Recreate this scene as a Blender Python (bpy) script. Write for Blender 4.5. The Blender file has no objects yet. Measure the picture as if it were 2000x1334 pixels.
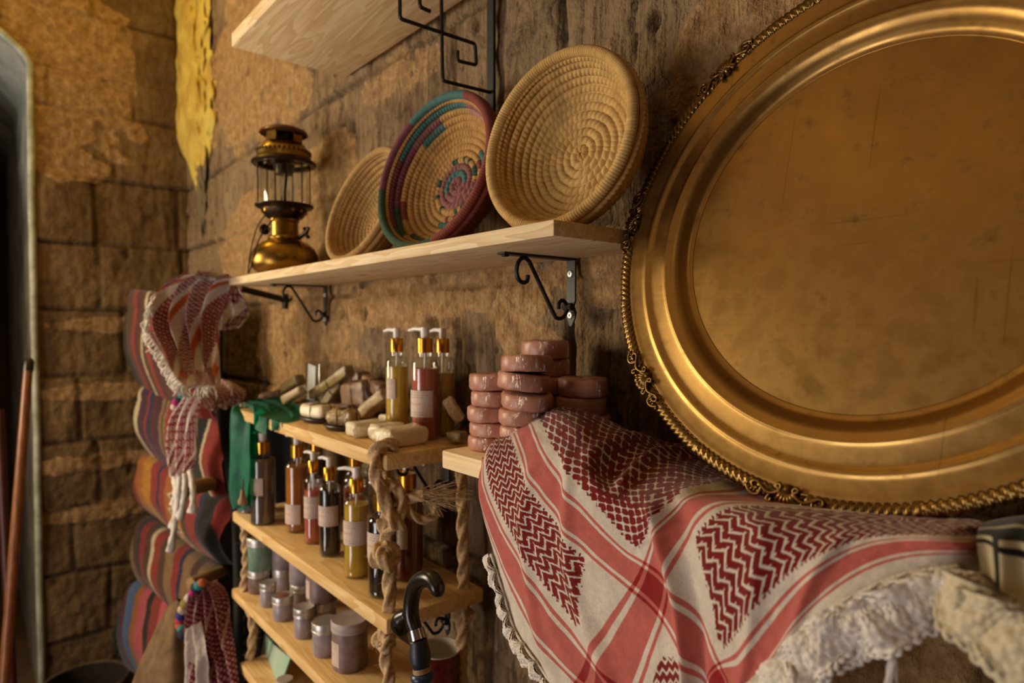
import bpy, bmesh, math, random
import numpy as np
from mathutils import Matrix, Vector
rnd = random.Random(7)
rng = np.random.default_rng(11)
C = bpy.context.scene.collection
SC = bpy.context.scene
PI = math.pi

# ------------------------------------------------------------------ camera, world, lights, exposure
FPX = 1255.0
_yaw = math.atan(1060 / math.hypot(FPX, 32)); _pit = math.atan(-32 / FPX)
cF = np.array([-math.cos(_yaw) * math.cos(_pit), math.sin(_yaw) * math.cos(_pit), math.sin(_pit)])
cR = np.array([math.sin(_yaw), math.cos(_yaw), 0.0])
cU = np.cross(cR, cF)
cam_d = bpy.data.cameras.new('camera'); cam = bpy.data.objects.new('camera', cam_d); C.objects.link(cam)
cam.matrix_world = Matrix(((cR[0], cU[0], -cF[0], 0), (cR[1], cU[1], -cF[1], 0), (cR[2], cU[2], -cF[2], 0), (0, 0, 0, 1)))
cam_d.sensor_width = 36; cam_d.lens = FPX / 2000 * 36; cam_d.clip_start = 0.01
cam_d.dof.use_dof = True; cam_d.dof.focus_distance = 0.78; cam_d.dof.aperture_fstop = 4.0
SC.camera = cam
SC.view_settings.view_transform = 'Standard'; SC.view_settings.look = 'None'
SC.view_settings.gamma = 1; SC.view_settings.use_curve_mapping = False
SC.view_settings.exposure = -0.12
w = bpy.data.worlds.new('world'); SC.world = w; w.use_nodes = True
w.node_tree.nodes['Background'].inputs[0].default_value = (0.9, 0.75, 0.55, 1)
w.node_tree.nodes['Background'].inputs[1].default_value = 0.02


def light(name, kind, loc, target, energy, col, sx=1, sy=1, spread=None, radius=None):
    d = bpy.data.lights.new(name, kind); o = bpy.data.objects.new(name, d); C.objects.link(o)
    o.location = loc; d.energy = energy; d.color = col
    if kind == 'AREA':
        d.shape = 'RECTANGLE'; d.size = sx; d.size_y = sy
        if spread: d.spread = spread
    elif radius: d.shadow_soft_size = radius
    o.rotation_euler = (Vector(target) - Vector(loc)).to_track_quat('-Z', 'Y').to_euler()
    return o


light('window_daylight', 'AREA', (-2.55, -1.05, 0.22), (-0.9, 0.55, -0.05), 46, (1.0, 0.83, 0.58), 0.7, 0.9)
light('doorway_daylight', 'AREA', (-0.95, -2.1, -0.80), (-0.45, 0.55, -0.15), 32, (1.0, 0.94, 0.93), 0.9, 1.5)
light('corner_lamp', 'POINT', (-2.35, 0.10, 1.45), (0, 0, 0), 11, (1.0, 0.70, 0.13), radius=0.06)
light('ceiling_lamp', 'AREA', (0.7, -1.3, 1.55), (-0.2, 0.4, 0.0), 1.2, (1.0, 0.86, 0.66), 0.4, 0.4)
light('passage_daylight', 'AREA', (-3.7, -0.75, 0.55), (-3.1, 0.0, 1.15), 3.5, (0.86, 0.96, 1.0), 0.3, 0.5, 1.6)


def ray(px, py): return cF + cR * (px - 1000) / FPX - cU * (py - 667) / FPX
def onY(px, py, y): d = ray(px, py); return d * (y / d[1])
def onX(px, py, x): d = ray(px, py); return d * (x / d[0])
def onZ(px, py, z): d = ray(px, py); return d * (z / d[2])


# ------------------------------------------------------------------ noise
def _hash(ix, iy, seed):
    h = np.sin(ix * 127.1 + iy * 311.7 + seed * 74.7) * 43758.5453
    return h - np.floor(h)
def vnoise(x, y, seed=0):
    ix = np.floor(x); iy = np.floor(y); fx = x - ix; fy = y - iy
    fx = fx * fx * (3 - 2 * fx); fy = fy * fy * (3 - 2 * fy)
    a = _hash(ix, iy, seed); b = _hash(ix + 1, iy, seed); c = _hash(ix, iy + 1, seed); d = _hash(ix + 1, iy + 1, seed)
    return (a * (1 - fx) + b * fx) * (1 - fy) + (c * (1 - fx) + d * fx) * fy
def fbm(x, y, seed=0, oct=4):
    s = 0; a = .5
    for i in range(oct):
        s = s + a * vnoise(x * 2 ** i, y * 2 ** i, seed + i * 13); a *= .5
    return s
def sstep(a, b, x):
    t = np.clip((x - a) / (b - a), 0, 1); return t * t * (3 - 2 * t)


# ------------------------------------------------------------------ materials
def hexc(h):
    h = h.lstrip('#'); v = [int(h[i:i + 2], 16) / 255 for i in (0, 2, 4)]
    return tuple(((x + .055) / 1.055) ** 2.4 if x > .04045 else x / 12.92 for x in v)
class NT:
    def __init__(s, name):
        s.m = bpy.data.materials.new(name); s.m.use_nodes = True; s.t = s.m.node_tree
        s.b = s.t.nodes['Principled BSDF']; s.out = s.t.nodes['Material Output']
    def n(s, ty, **k):
        x = s.t.nodes.new('ShaderNode' + ty)
        for a, v in k.items(): setattr(x, a, v)
        return x
    def put(s, sock, v):
        if isinstance(v, bpy.types.NodeSocket): s.t.links.new(v, sock)
        elif v is not None:
            if hasattr(sock.default_value, '__len__') and hasattr(v, '__len__') and len(v) == 3 and len(sock.default_value) == 4: v = (*v, 1)
            sock.default_value = v
    def math(s, op, a, b=None, c=None, clamp=False):
        x = s.n('Math', operation=op, use_clamp=clamp); s.put(x.inputs[0], a)
        if b is not None: s.put(x.inputs[1], b)
        if c is not None: s.put(x.inputs[2], c)
        return x.outputs[0]
    def coords(s, kind='Object', scale=(1, 1, 1), rot=(0, 0, 0)):
        tc = s.n('TexCoord'); mp = s.n('Mapping'); mp.inputs['Scale'].default_value = scale; mp.inputs['Rotation'].default_value = rot
        s.t.links.new(tc.outputs[kind], mp.inputs[0]); return mp.outputs[0]
    def noise(s, vec, scale=10, detail=3, rough=.55, dist=0):
        x = s.n('TexNoise'); s.put(x.inputs['Vector'], vec); x.inputs['Scale'].default_value = scale
        x.inputs['Detail'].default_value = detail; x.inputs['Roughness'].default_value = rough; x.inputs['Distortion'].default_value = dist
        return x.outputs[0]
    def mr(s, v, a, b, c=0., d=1.):
        x = s.n('MapRange'); s.put(x.inputs[0], v)
        for i, q in enumerate((a, b, c, d)): s.put(x.inputs[i + 1], q)
        return x.outputs[0]
    def mix(s, f, a, b, mode='MIX'):
        x = s.n('Mix', data_type='RGBA', blend_type=mode); s.put(x.inputs['Factor'], f); s.put(x.inputs[6], a); s.put(x.inputs[7], b); return x.outputs[2]
    def ramp(s, f, stops):
        x = s.n('ValToRGB'); s.put(x.inputs[0], f); e = x.color_ramp.elements
        while len(e) < len(stops): e.new(.5)
        for i, (p, c) in enumerate(stops): e[i].position = p; e[i].color = (*c, 1)
        return x.outputs[0]
    def attr(s, name): x = s.n('Attribute'); x.attribute_name = name; return x.outputs['Color']
    def sep(s, c): x = s.n('SeparateColor'); s.put(x.inputs[0], c); return x.outputs
    def bump(s, h, strength=.3, dist=.01, prev=None):
        x = s.n('Bump'); x.inputs['Strength'].default_value = strength; x.inputs['Distance'].default_value = dist; s.put(x.inputs['Height'], h)
        if prev is not None: s.put(x.inputs['Normal'], prev)
        return x.outputs[0]
    def set(s, **k):
        nm = dict(col='Base Color', rough='Roughness', metal='Metallic', normal='Normal', spec='Specular IOR Level', trans='Transmission Weight',
                  coat='Coat Weight', coatr='Coat Roughness', sheen='Sheen Weight', sss='Subsurface Weight', ior='IOR', alpha='Alpha', aniso='Anisotropic', coatn='Coat Normal')
        for a, v in k.items(): s.put(s.b.inputs[nm[a]], v)
        return s.m


def simple(name, c, c2=None, rough=.6, metal=0, scale=25, bump=0, bscale=None, stretch=(1, 1, 1), bdist=.002, **k):
    q = NT(name); v = q.coords('Object', stretch)
    if c2 is not None or bump: nz = q.noise(v, scale, 4)
    col = q.mix(q.mr(nz, .35, .65), c, c2) if c2 is not None else c
    q.set(col=col, rough=rough, metal=metal, **k)
    if bump: q.set(normal=q.bump(q.noise(v, bscale or scale, 4), bump, bdist))
    return q.m


M = {}
def wall_mat(name, far=False):
    q = NT(name); v = q.coords('Object'); mk = q.sep(q.attr('mask'))
    n1 = q.noise(v, 5, 5, .6); n2 = q.noise(v, 38, 5, .65); n3 = q.noise(v, 150, 3, .6)
    vs = q.coords('Object', (60, 60, 6)); ch = q.noise(vs, 1.0, 3, .6, .6)
    stone = q.ramp(n1, [(.25, hexc('463626')), (.45, hexc('6a543c')), (.6, hexc('806a50')), (.8, hexc('8e7a5a'))])
    stone = q.mix(q.mr(ch, .42, .60, 0, .8), stone, hexc('8c7456'))
    stone = q.mix(q.mr(n2, .52, .72, 0, .75), stone, hexc('36281a'))
    if far: stone = q.mix(q.mr(n2, .45, .75, 0, .6), q.ramp(n1, [(.25, hexc('58422a')), (.45, hexc('6c5436')), (.6, hexc('7a6040')), (.8, hexc('88704a'))]), hexc('4a3520'))
    pl = q.ramp(n2, [(.3, hexc('7c5a36')), (.5, hexc('98774e')), (.7, hexc('b29268'))])
    pl = q.mix(q.mr(n3, .5, .7, 0, .5), pl, hexc('6e5030'))
    pm = q.mr(q.math('ADD', mk[0], q.math('MULTIPLY', q.math('SUBTRACT', n2, .5), .9)), .42, .58)
    col = q.mix(pm, stone, pl)
    ye = q.mr(q.math('ADD', mk[2], q.math('MULTIPLY', q.math('SUBTRACT', n2, .5), .7)), .4, .6)
    col = q.mix(ye, col, hexc('d9ab4a'))
    col = q.mix(q.math('MULTIPLY', mk[1], .8), col, hexc('3a2a1a'))
    h = q.math('ADD', q.math('MULTIPLY', ch, .1 if far else .6), q.math('ADD', q.math('MULTIPLY', n2, .9), q.math('MULTIPLY', n3, .18)))
    q.set(col=col, rough=.92, spec=.2, normal=q.bump(h, 1.0, .013))
    return q.m


def wood_mat(name, a, b, c, rough=.6, axis=0):
    q = NT(name); st = [7., 7., 7.]; st[axis] = 0.9
    v = q.coords('Object', tuple(st))
    n = q.noise(v, 2.2, 3, .5, .5)
    rings = q.math('FRACT', q.math('MULTIPLY', n, 9))
    fine = [260., 260., 260.]; fine[axis] = 6
    n2 = q.noise(q.coords('Object', tuple(fine)), 1.0, 2)
    col = q.mix(q.mr(rings, .1, .95), a, b)
    col = q.mix(q.mr(n2, .5, .75, 0, .4), col, c)
    kn = q.n('TexVoronoi'); kv = [6., 6., 6.]; kv[axis] = 3.; q.put(kn.inputs['Vector'], q.coords('Object', tuple(kv))); kn.inputs['Scale'].default_value = 1.0
    col = q.mix(q.mr(kn.outputs['Distance'], .05, .11, .8, 0), col, hexc('6b4526'))
    q.set(col=col, rough=rough, spec=.3, normal=q.bump(n2, .25, .001))
    return q.m


def vcol_mat(name, rough=.85, weave=900, wb=.5, sheen=.25, trl=0.0, stretch=(1, 1, 1), attr='col'):
    q = NT(name); c = q.attr(attr); v = q.coords('Object', stretch)
    n = q.noise(v, 60, 4); n2 = q.noise(v, weave, 2)
    col = q.mix(q.mr(n, .3, .7, .0, .22), c, (0.02, 0.01, 0.01), 'MULTIPLY')
    q.set(col=col, rough=rough, sheen=sheen, spec=.2, normal=q.bump(q.math('ADD', n2, q.math('MULTIPLY', n, .5)), wb, .0015))
    if trl:
        tr = q.n('BsdfTranslucent'); q.put(tr.inputs[0], col); ms = q.n('MixShader'); ms.inputs[0].default_value = trl
        q.t.links.new(q.b.outputs[0], ms.inputs[1]); q.t.links.new(tr.outputs[0], ms.inputs[2]); q.t.links.new(ms.outputs[0], q.out.inputs[0])
    return q.m


def glass_mat(name, tint=(.95, .97, .95), rough=.03):
    q = NT(name); tr = q.n('BsdfTransparent'); q.put(tr.inputs[0], tint); gl = q.n('BsdfGlossy'); gl.inputs['Roughness'].default_value = rough
    fr = q.n('LayerWeight'); fr.inputs[0].default_value = .5; ms = q.n('MixShader')
    f = q.math('ADD', q.math('MULTIPLY', q.math('POWER', fr.outputs['Facing'], 3.2), .80), .075)
    q.put(ms.inputs[0], f); q.t.links.new(tr.outputs[0], ms.inputs[1]); q.t.links.new(gl.outputs[0], ms.inputs[2]); q.t.links.new(ms.outputs[0], q.out.inputs[0])
    return q.m


def wrap_mat(name, c, c2, bs=90):
    q = NT(name); v = q.coords('Object'); n = q.noise(v, 35, 4); wr = q.noise(q.coords('Object', (1.6, 1.6, .35)), bs * 1.4, 3, .6, 1.2)
    nb = q.bump(wr, 1.0, .012)
    q.set(col=q.mix(q.mr(n, .35, .65), c, c2), rough=.4, spec=.5, coat=1.0, coatr=.08, coatn=nb, sss=.12, normal=q.bump(n, .2, .003))
    q.b.inputs['Subsurface Radius'].default_value = (.01, .005, .003)
    return q.m


def brass_mat(name, c1, c2, r0, r1, scr=True):
    q = NT(name); v = q.coords('Object'); n = q.noise(v, 7, 6, .65); n2 = q.noise(v, 45, 4, .6)
    br = q.noise(q.coords('Object', (3, 220, 40), (0, 0, .5)), 1.0, 2)
    col = q.mix(q.mr(n, .35, .68), c1, c2)
    col = q.mix(q.mr(n2, .58, .75, 0, .45), col, hexc('4a3016'))
    rg = q.math('ADD', q.mr(n, .3, .7, r0, r1), q.mr(n2, .4, .7, 0, .08))
    if scr:
        s1 = q.noise(q.coords('Object', (5, 190, 60), (0, 0, .9)), 1.0, 1, .4, .3)
        s2 = q.noise(q.coords('Object', (170, 4, 60), (0, 0, .35)), 1.0, 1, .4, .3)
        sm = q.math('MAXIMUM', q.mr(s1, .735, .76), q.mr(s2, .735, .76))
        col = q.mix(q.math('MULTIPLY', sm, .22), col, hexc('3a2410'))
    q.set(col=col, metal=1.0, rough=rg, normal=q.bump(q.math('ADD', q.math('MULTIPLY', br, .3), n2), .06, .002))
    return q.m


M['stone'] = wall_mat('stone_wall'); M['stone_far'] = wall_mat('ochre_stone_wall', True)
M['shelf'] = wood_mat('pale_pine', hexc('ead2a8'), hexc('d6b586'), hexc('ae895a'))
M['shelf_warm'] = wood_mat('honey_pine', hexc('e6c48a'), hexc('d4a868'), hexc('b08448'))
M['iron'] = simple('black_iron', hexc('12100d'), hexc('1b1713'), rough=.5, metal=.15, scale=60, bump=.15)
M['screw'] = simple('zinc_screw', hexc('dfe0dc'), hexc('c4c6c4'), rough=.35, metal=.5, scale=200)
M['brass_tray'] = brass_mat('aged_brass_tray', hexc('b48e50'), hexc('967242'), .29, .43)
M['brass_border'] = brass_mat('tarnished_brass', hexc('8a6c3c'), hexc('5c4526'), .24, .42, False)
M['brass_lamp'] = brass_mat('lamp_brass', hexc('b08a3c'), hexc('7c5c28'), .2, .34, False)
M['lamp_dark'] = simple('dark_lamp_metal', hexc('2a231c'), hexc('473826'), rough=.4, metal=.9, scale=40)
M['hood_red'] = simple('red_enamel', hexc('5e2016'), hexc('341410'), rough=.35, scale=30)
M['glass'] = glass_mat('clear_glass')
M['plastic_clear'] = glass_mat('clear_plastic', (.9, .92, .92), .12)
M['gold'] = simple('gold_collar', hexc('d69a34'), hexc('c4862a'), rough=.25, metal=1, scale=40)
M['pump'] = simple('white_pump_plastic', hexc('e8e2da'), hexc('d8d2cc'), rough=.35, scale=40)
M['alu'] = simple('brushed_aluminium_lid', hexc('d8d2ca'), hexc('bcb6b0'), rough=.4, metal=.75, scale=40, stretch=(1, 1, 20))
M['jar_lid_pale'] = simple('pale_plastic_lid', hexc('b8a8a2'), hexc('a89894'), rough=.5, scale=40)
M['rope'] = simple('jute_rope', hexc('d2b084'), hexc('aa8a60'), rough=.95, scale=180, bump=.5, bscale=700, bdist=.001)
M['soap'] = wrap_mat('wrapped_pink_soap', hexc('c48a72'), hexc('b07660'))
M['soap_white'] = wrap_mat('wrapped_ivory_soap', hexc('f0e4c8'), hexc('dccaa2'), 70)
M['soap_beige'] = wrap_mat('beige_soap', hexc('b89a68'), hexc('a08250'), 70)
M['soap_olive'] = wrap_mat('olive_soap', hexc('9a8040'), hexc('7c6430'), 70)
M['soap_brown'] = wrap_mat('brown_soap', hexc('8a6238'), hexc('6c4826'), 70)
M['string'] = simple('twine', hexc('6a4a28'), hexc('4c341c'), rough=.95, scale=200)
M['dish'] = simple('dark_wood_dish', hexc('3a2416'), hexc('281810'), rough=.4, scale=40)
M['basket'] = vcol_mat('coiled_palm_basket', .78, 700, .45, .1)
M['cloth'] = vcol_mat('woven_cotton', .9, 1100, .45, .2, .12)
M['rug'] = vcol_mat('kilim_wool', .95, 500, .8, .2)
M['yarn'] = simple('white_crochet_yarn', hexc('efe6da'), hexc('dccfc0'), rough=.95, scale=300, bump=.7, bscale=900, sheen=.3)
M['yarn_cream'] = simple('cream_crochet_yarn', hexc('d8ccae'), hexc('c0b08c'), rough=.95, scale=300, bump=.7, bscale=900, sheen=.3)
M['burlap'] = simple('burlap_sack', hexc('7d6242'), hexc('634a30'), rough=.95, scale=30, bump=.7, bscale=400)
M['black_cloth'] = simple('black_cloth', hexc('0e0b0a'), hexc('171210'), rough=.9, scale=30, bump=.3, bscale=300)
M['stick'] = simple('varnished_stick', hexc('8a5630'), hexc('6c3f20'), rough=.35, scale=12, stretch=(6, 6, 1))
M['stick_red'] = simple('dark_red_stick', hexc('4c221a'), hexc('381812'), rough=.4, scale=12, stretch=(6, 6, 1))
M['rod'] = simple('bare_wood_rod', hexc('a58258'), hexc('8a683f'), rough=.6, scale=40, stretch=(6, 6, 1))
M['cane_black'] = simple('black_lacquer', hexc('17130f'), hexc('1e1712'), rough=.28, scale=30)
M['cane_grip'] = simple('navy_grip', hexc('1c1e26'), hexc('15171e'), rough=.45, scale=30)
M['silver'] = simple('silver_collar', hexc('c8c4bc'), hexc('b0aca4'), rough=.22, metal=1, scale=30)
M['blue_ring'] = simple('blue_ring', hexc('24364e'), hexc('1c2a40'), rough=.35, scale=30)
M['enamel_white'] = simple('white_enamel', hexc('cfc8b8'), hexc('c2baa8'), rough=.25, scale=30)
M['mug_red'] = simple('dark_red_glaze', hexc('521416'), hexc('7a2420'), rough=.25, scale=70)
M['plaster_edge'] = simple('grey_limewash', hexc('857c68'), hexc('5e5444'), rough=.9, scale=6, bump=.4, bscale=30, bdist=.01)
M['ochre'] = simple('yellow_plaster', hexc('ecd070'), hexc('c8a040'), rough=.9, scale=9, bump=.7, bscale=24, bdist=.012)
M['dark_stone'] = simple('dim_stone', hexc('6c5236'), hexc('523c26'), rough=.95, scale=4, bump=.5, bscale=20, bdist=.01)
M['room_wall'] = simple('warm_lime_wall', hexc('a68250'), hexc('8e6a3c'), rough=.95, scale=3)
M['floor'] = simple('worn_floor', hexc('6e563c'), hexc('523e2a'), rough=.8, scale=4)
M['green_paper'] = simple('pale_green_paper', hexc('8fb398'), hexc('a8b8a0'), rough=.8, scale=18)


def label_mat():
    q = NT('paper_label'); v = q.n('TexCoord').outputs['UV']; sp = q.n('SeparateXYZ'); q.put(sp.inputs[0], v)
    u, w_ = sp.outputs[0], sp.outputs[1]
    row = q.math('FRACT', q.math('MULTIPLY', w_, 11)); line = q.math('LESS_THAN', row, .32)
    blk = q.noise(q.coords('UV', (16, 11, 1)), 1.0, 1); on = q.math('GREATER_THAN', blk, .47)
    inx = q.math('MULTIPLY', q.math('GREATER_THAN', u, .1), q.math('LESS_THAN', u, .85))
    iny = q.math('ADD', q.math('GREATER_THAN', w_, .72), q.math('LESS_THAN', w_, .24), clamp=True)
    mk = q.math('MULTIPLY', q.math('MULTIPLY', line, on), q.math('MULTIPLY', inx, iny))
    mid = q.math('MULTIPLY', q.math('MULTIPLY', q.math('GREATER_THAN', w_, .45), q.math('LESS_THAN', w_, .55)), q.math('MULTIPLY', q.math('GREATER_THAN', u, .12), q.math('LESS_THAN', u, .6)))
    col = q.mix(q.math('MULTIPLY', mk, .55), hexc('c9b3a4'), hexc('5a4038'))
    col = q.mix(q.math('MULTIPLY', mid, .5), col, hexc('c08a5a'))
    q.set(col=col, rough=.6); return q.m
M['label'] = label_mat()


def liquid(name, h1, h2, trans=.35):
    q = NT(name); v = q.coords('Object'); n = q.noise(v, 14, 3)
    q.set(col=q.mix(q.mr(n, .35, .65), hexc(h1), hexc(h2)), rough=.25, trans=0.0, sss=.15)
    q.b.inputs['Subsurface Radius'].default_value = (.02, .01, .005)
    return q.m


# ------------------------------------------------------------------ mesh helpers
class MB:
    def __init__(s): s.v = []; s.f = []; s.c = []; s.n = 0; s.uv = None
    def add(s, V, F, col=None):
        V = np.asarray(V, float); s.v.append(V); s.f += [tuple(i + s.n for i in f) for f in F]; s.n += len(V)
        if col is not None: s.c.append(np.asarray(col, float))
        return s
    def grid(s, P, closeu=False, closev=False, col=None):      # P[nu,nv,3]
        nu, nv = P.shape[:2]; iu = np.arange(nu if closeu else nu - 1); iv = np.arange(nv if closev else nv - 1)
        a, b = np.meshgrid(iu, iv, indexing='ij'); a1 = (a + 1) % nu; b1 = (b + 1) % nv
        F = np.stack([a * nv + b, a1 * nv + b, a1 * nv + b1, a * nv + b1], -1).reshape(-1, 4)
        return s.add(P.reshape(-1, 3), F.tolist(), None if col is None else col.reshape(-1, 3))
    def lathe(s, prof, n=32, T=None, ang=2 * PI):
        prof = np.array(prof, float); th = np.linspace(0, ang, n, endpoint=ang < 2 * PI - 1e-6 and False)
        if ang < 2 * PI - 1e-6: th = np.linspace(0, ang, n)
        P = np.stack([prof[:, 0][:, None] * np.cos(th), prof[:, 0][:, None] * np.sin(th), np.repeat(prof[:, 1][:, None], n, 1)], -1)
        if T is not None: P = xf(P, T)
        return s.grid(P, False, ang > 2 * PI - 1e-6)
    def tube(s, pts, r, n=8, close=False, twist=None, cap=True):
        p = np.array(pts, float); m = len(p); r = np.broadcast_to(np.asarray(r, float), (m,))
        tg = np.gradient(p, axis=0) if not close else np.roll(p, -1, 0) - np.roll(p, 1, 0)
        tg /= np.linalg.norm(tg, axis=1)[:, None] + 1e-12
        u = np.cross(tg[0], (0, 0, 1.)); 
        if np.linalg.norm(u) < .1: u = np.cross(tg[0], (1., 0, 0))
        u /= np.linalg.norm(u); ph = np.linspace(0, 2 * PI, n, endpoint=False); out = []
        for i in range(m):
            u = u - tg[i] * (u @ tg[i]); u /= np.linalg.norm(u) + 1e-12; b = np.cross(tg[i], u); rr = r[i]
            if twist is not None: rr = r[i] * (1 + twist[1] * np.cos(twist[0] * ph - twist[2] * i))[:, None]
            out.append(p[i] + rr * (np.cos(ph)[:, None] * u + np.sin(ph)[:, None] * b))
        k = s.n; s.grid(np.array(out), close, True)
        if cap and not close:
            s.f.append(tuple(k + j for j in range(n))[::-1]); s.f.append(tuple(k + (m - 1) * n + j for j in range(n)))
        return s
    def box(s, c, d, bev=.0, seg=2, R=None):
        bm = bmesh.new(); bmesh.ops.create_cube(bm, size=1); bmesh.ops.scale(bm, vec=d, verts=bm.verts)
        if bev: bmesh.ops.bevel(bm, geom=bm.edges[:], offset=bev, segments=seg, affect='EDGES', profile=.5)
        bm.verts.index_update(); V = np.array([v.co[:] for v in bm.verts]); F = [tuple(v.index for v in f.verts) for f in bm.faces]; bm.free()
        if R is not None: V = V @ np.asarray(R).T
        return s.add(V + np.asarray(c), F)
    def build(s, name, mat, parent=None, ang=40, smooth=True, loc=None):
        V = np.concatenate(s.v) if s.v else np.zeros((0, 3)); me = bpy.data.meshes.new(name)
        me.from_pydata(V.tolist() if len(V) < 2000 else V, [], s.f); me.update()
        if len(V) < 30000:
            bm = bmesh.new(); bm.from_mesh(me); bmesh.ops.recalc_face_normals(bm, faces=bm.faces[:]); bm.to_mesh(me); bm.free()
        if s.c:
            cl = np.concatenate(s.c); a = me.color_attributes.new('col', 'FLOAT_COLOR', 'POINT')
            a.data.foreach_set('color', np.concatenate([cl, np.ones((len(cl), 1))], 1).astype(np.float32).ravel())
        if s.uv is not None:
            ul = me.uv_layers.new(name='UVMap'); li = np.zeros(len(me.loops), int); me.loops.foreach_get('vertex_index', li)
            ul.data.foreach_set('uv', np.asarray(s.uv)[li].astype(np.float32).ravel())
        if smooth:
            me.shade_smooth()
            if ang < 180: me.set_sharp_from_angle(angle=math.radians(ang))
        o = bpy.data.objects.new(name, me); C.objects.link(o); me.materials.append(mat)
        if parent is not None: o.parent = parent
        if loc is not None: o.location = loc
        return o
def xf(P, T): T = np.asarray(T); return P @ T[:3, :3].T + T[:3, 3]
def rotm(ax, a): return np.array(Matrix.Rotation(a, 3, ax))
def TM(loc=(0, 0, 0), R=None):
    T = np.eye(4); T[:3, 3] = loc
    if R is not None: T[:3, :3] = R
    return T
def thing(name, label, cat, loc=(0, 0, 0), group=None, rot=(0, 0, 0)):
    o = bpy.data.objects.new(name, None); C.objects.link(o); o.location = tuple(loc); o.rotation_euler = rot; o.empty_display_size = .05
    return tag(o, label, cat, group)
def tag(o, label, cat, group=None):
    o['label'] = label; o['category'] = cat
    if group: o['group'] = group
    return o
def struct(o): o['kind'] = 'structure'; return o
def smooth_path(pts, n=40, close=False):
    p = np.array(pts, float); m = len(p)
    if close: p = np.concatenate([p[-1:], p, p[:2]])
    else: p = np.concatenate([2 * p[:1] - p[1:2], p, 2 * p[-1:] - p[-2:-1]])
    seg = len(p) - 3; t = np.linspace(0, seg, n, endpoint=not close); i = np.minimum(t.astype(int), seg - 1); f = (t - i)[:, None]
    a, b, c, d = p[i], p[i + 1], p[i + 2], p[i + 3]
    return .5 * (2 * b + (c - a) * f + (2 * a - 5 * b + 4 * c - d) * f ** 2 + (3 * b - 3 * c + d - a) * f ** 3)
def arr(x): return np.asarray(x, float)


# ------------------------------------------------------------------ the room
WY = 0.728      # face of the shelf wall
BX = -3.04      # face of the end wall
def stone_wall(name, U, V, put, rowz, seed, extra=None, amp=1.0):
    u, v = np.meshgrid(U, V, indexing='ij')
    row = np.floor((v - .60) / .262 + fbm(u * .7, v * .7, seed, 2) * .12); vz = (v - .60) / .262 + fbm(u * .7, v * .7, seed, 2) * .12 - row
    wd = .30; off = _hash(row, row * 0, seed + 3); cu = (u + off * wd * 2) / wd + (fbm(u * 3, v * 3, seed + 5, 2) - .5) * .12
    ci = np.floor(cu); fu = cu - ci
    jd = np.minimum(np.minimum(vz, 1 - vz) * .262, np.minimum(fu, 1 - fu) * wd)
    jw = .007 + .009 * fbm(u * 9, v * 9, seed + 8, 2)
    joint = 1 - sstep(.2, 1.0, jd / jw)
    pl = sstep(.53, .62, fbm(u * 2.3, v * 2.3, seed + 20, 4)) * .7
    ye = u * 0
    if extra: pl, ye = extra(u, v, pl, ye)
    joint = joint * (1 - .75 * np.clip(pl, 0, 1))
    blk = (_hash(ci, row, seed + 31) - .5) * .014
    chis = (vnoise(u * 90 + fbm(u * 8, v * 8, 4) * 6, v * 9, seed + 40) - .5) * .0065
    pit = sstep(.66, .74, fbm(u * 16, v * 10, seed + 50, 3))
    d = blk + (fbm(u * 4, v * 4, seed + 60) - .5) * .022 + (fbm(u * 25, v * 25, seed + 61) - .5) * .012 + chis * (1 - pl)
    d = d - joint * .012 - pit * .012 * (1 - pl * .7) + pl * .006 + (fbm(u * 60, v * 60, seed + 70, 3) - .5) * .007 * (.4 + pl)
    crk = u * 0
    if extra is right_extra:
        for (xc, z0, z1, w0, sd) in [(-.640, -.34, .03, .0035, 1), (-.905, -.14, .10, .003, 2), (-.60, .28, .60, .003, 3), (-.75, .30, .62, .004, 4), (-1.20, .30, .60, .004, 5), (-.34, -.9, -.28, .004, 6)]:
            dx = np.abs(u - xc - (fbm(v * 14, v * 0 + sd, sd, 3) - .5) * .05); crk = np.maximum(crk, (1 - sstep(.3, 1, dx / (w0 * (.5 + 1.2 * vnoise(v * 30, v * 0, sd))))) * (v > z0) * (v < z1))
        for k in range(26):
            g_ = np.random.default_rng(k + 5); xc, zc, ra = -1.6 + 1.5 * g_.random(), -.6 + 1.25 * g_.random(), .006 + .012 * g_.random()
            crk = np.maximum(crk, 1 - sstep(.5, 1, np.hypot(u - xc, (v - zc) * .6) / ra + (fbm(u * 60, v * 60, k, 2) - .5) * .9))
    d -= crk * .010; joint = np.maximum(joint, crk)
    d *= amp
    mb = MB(); mb.grid(put(u, v, d)); o = mb.build(name, M['stone_far' if 'back' in name else 'stone'], ang=180)
    a = o.data.color_attributes.new('mask', 'FLOAT_COLOR', 'POINT')
    m = np.stack([pl, np.clip(joint * .8 + pit * .7, 0, 1), ye, np.ones_like(pl)], -1)
    a.data.foreach_set('color', m.reshape(-1, 4).astype(np.float32).ravel())
    return struct(o)
def blob(u, v, cu, cv, ru, rv, seed=0):
    d = np.hypot((u - cu) / ru, (v - cv) / rv) + (fbm(u * 9, v * 9, seed, 3) - .5) * 1.1
    return 1 - sstep(.8, 1.05, d)
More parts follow.
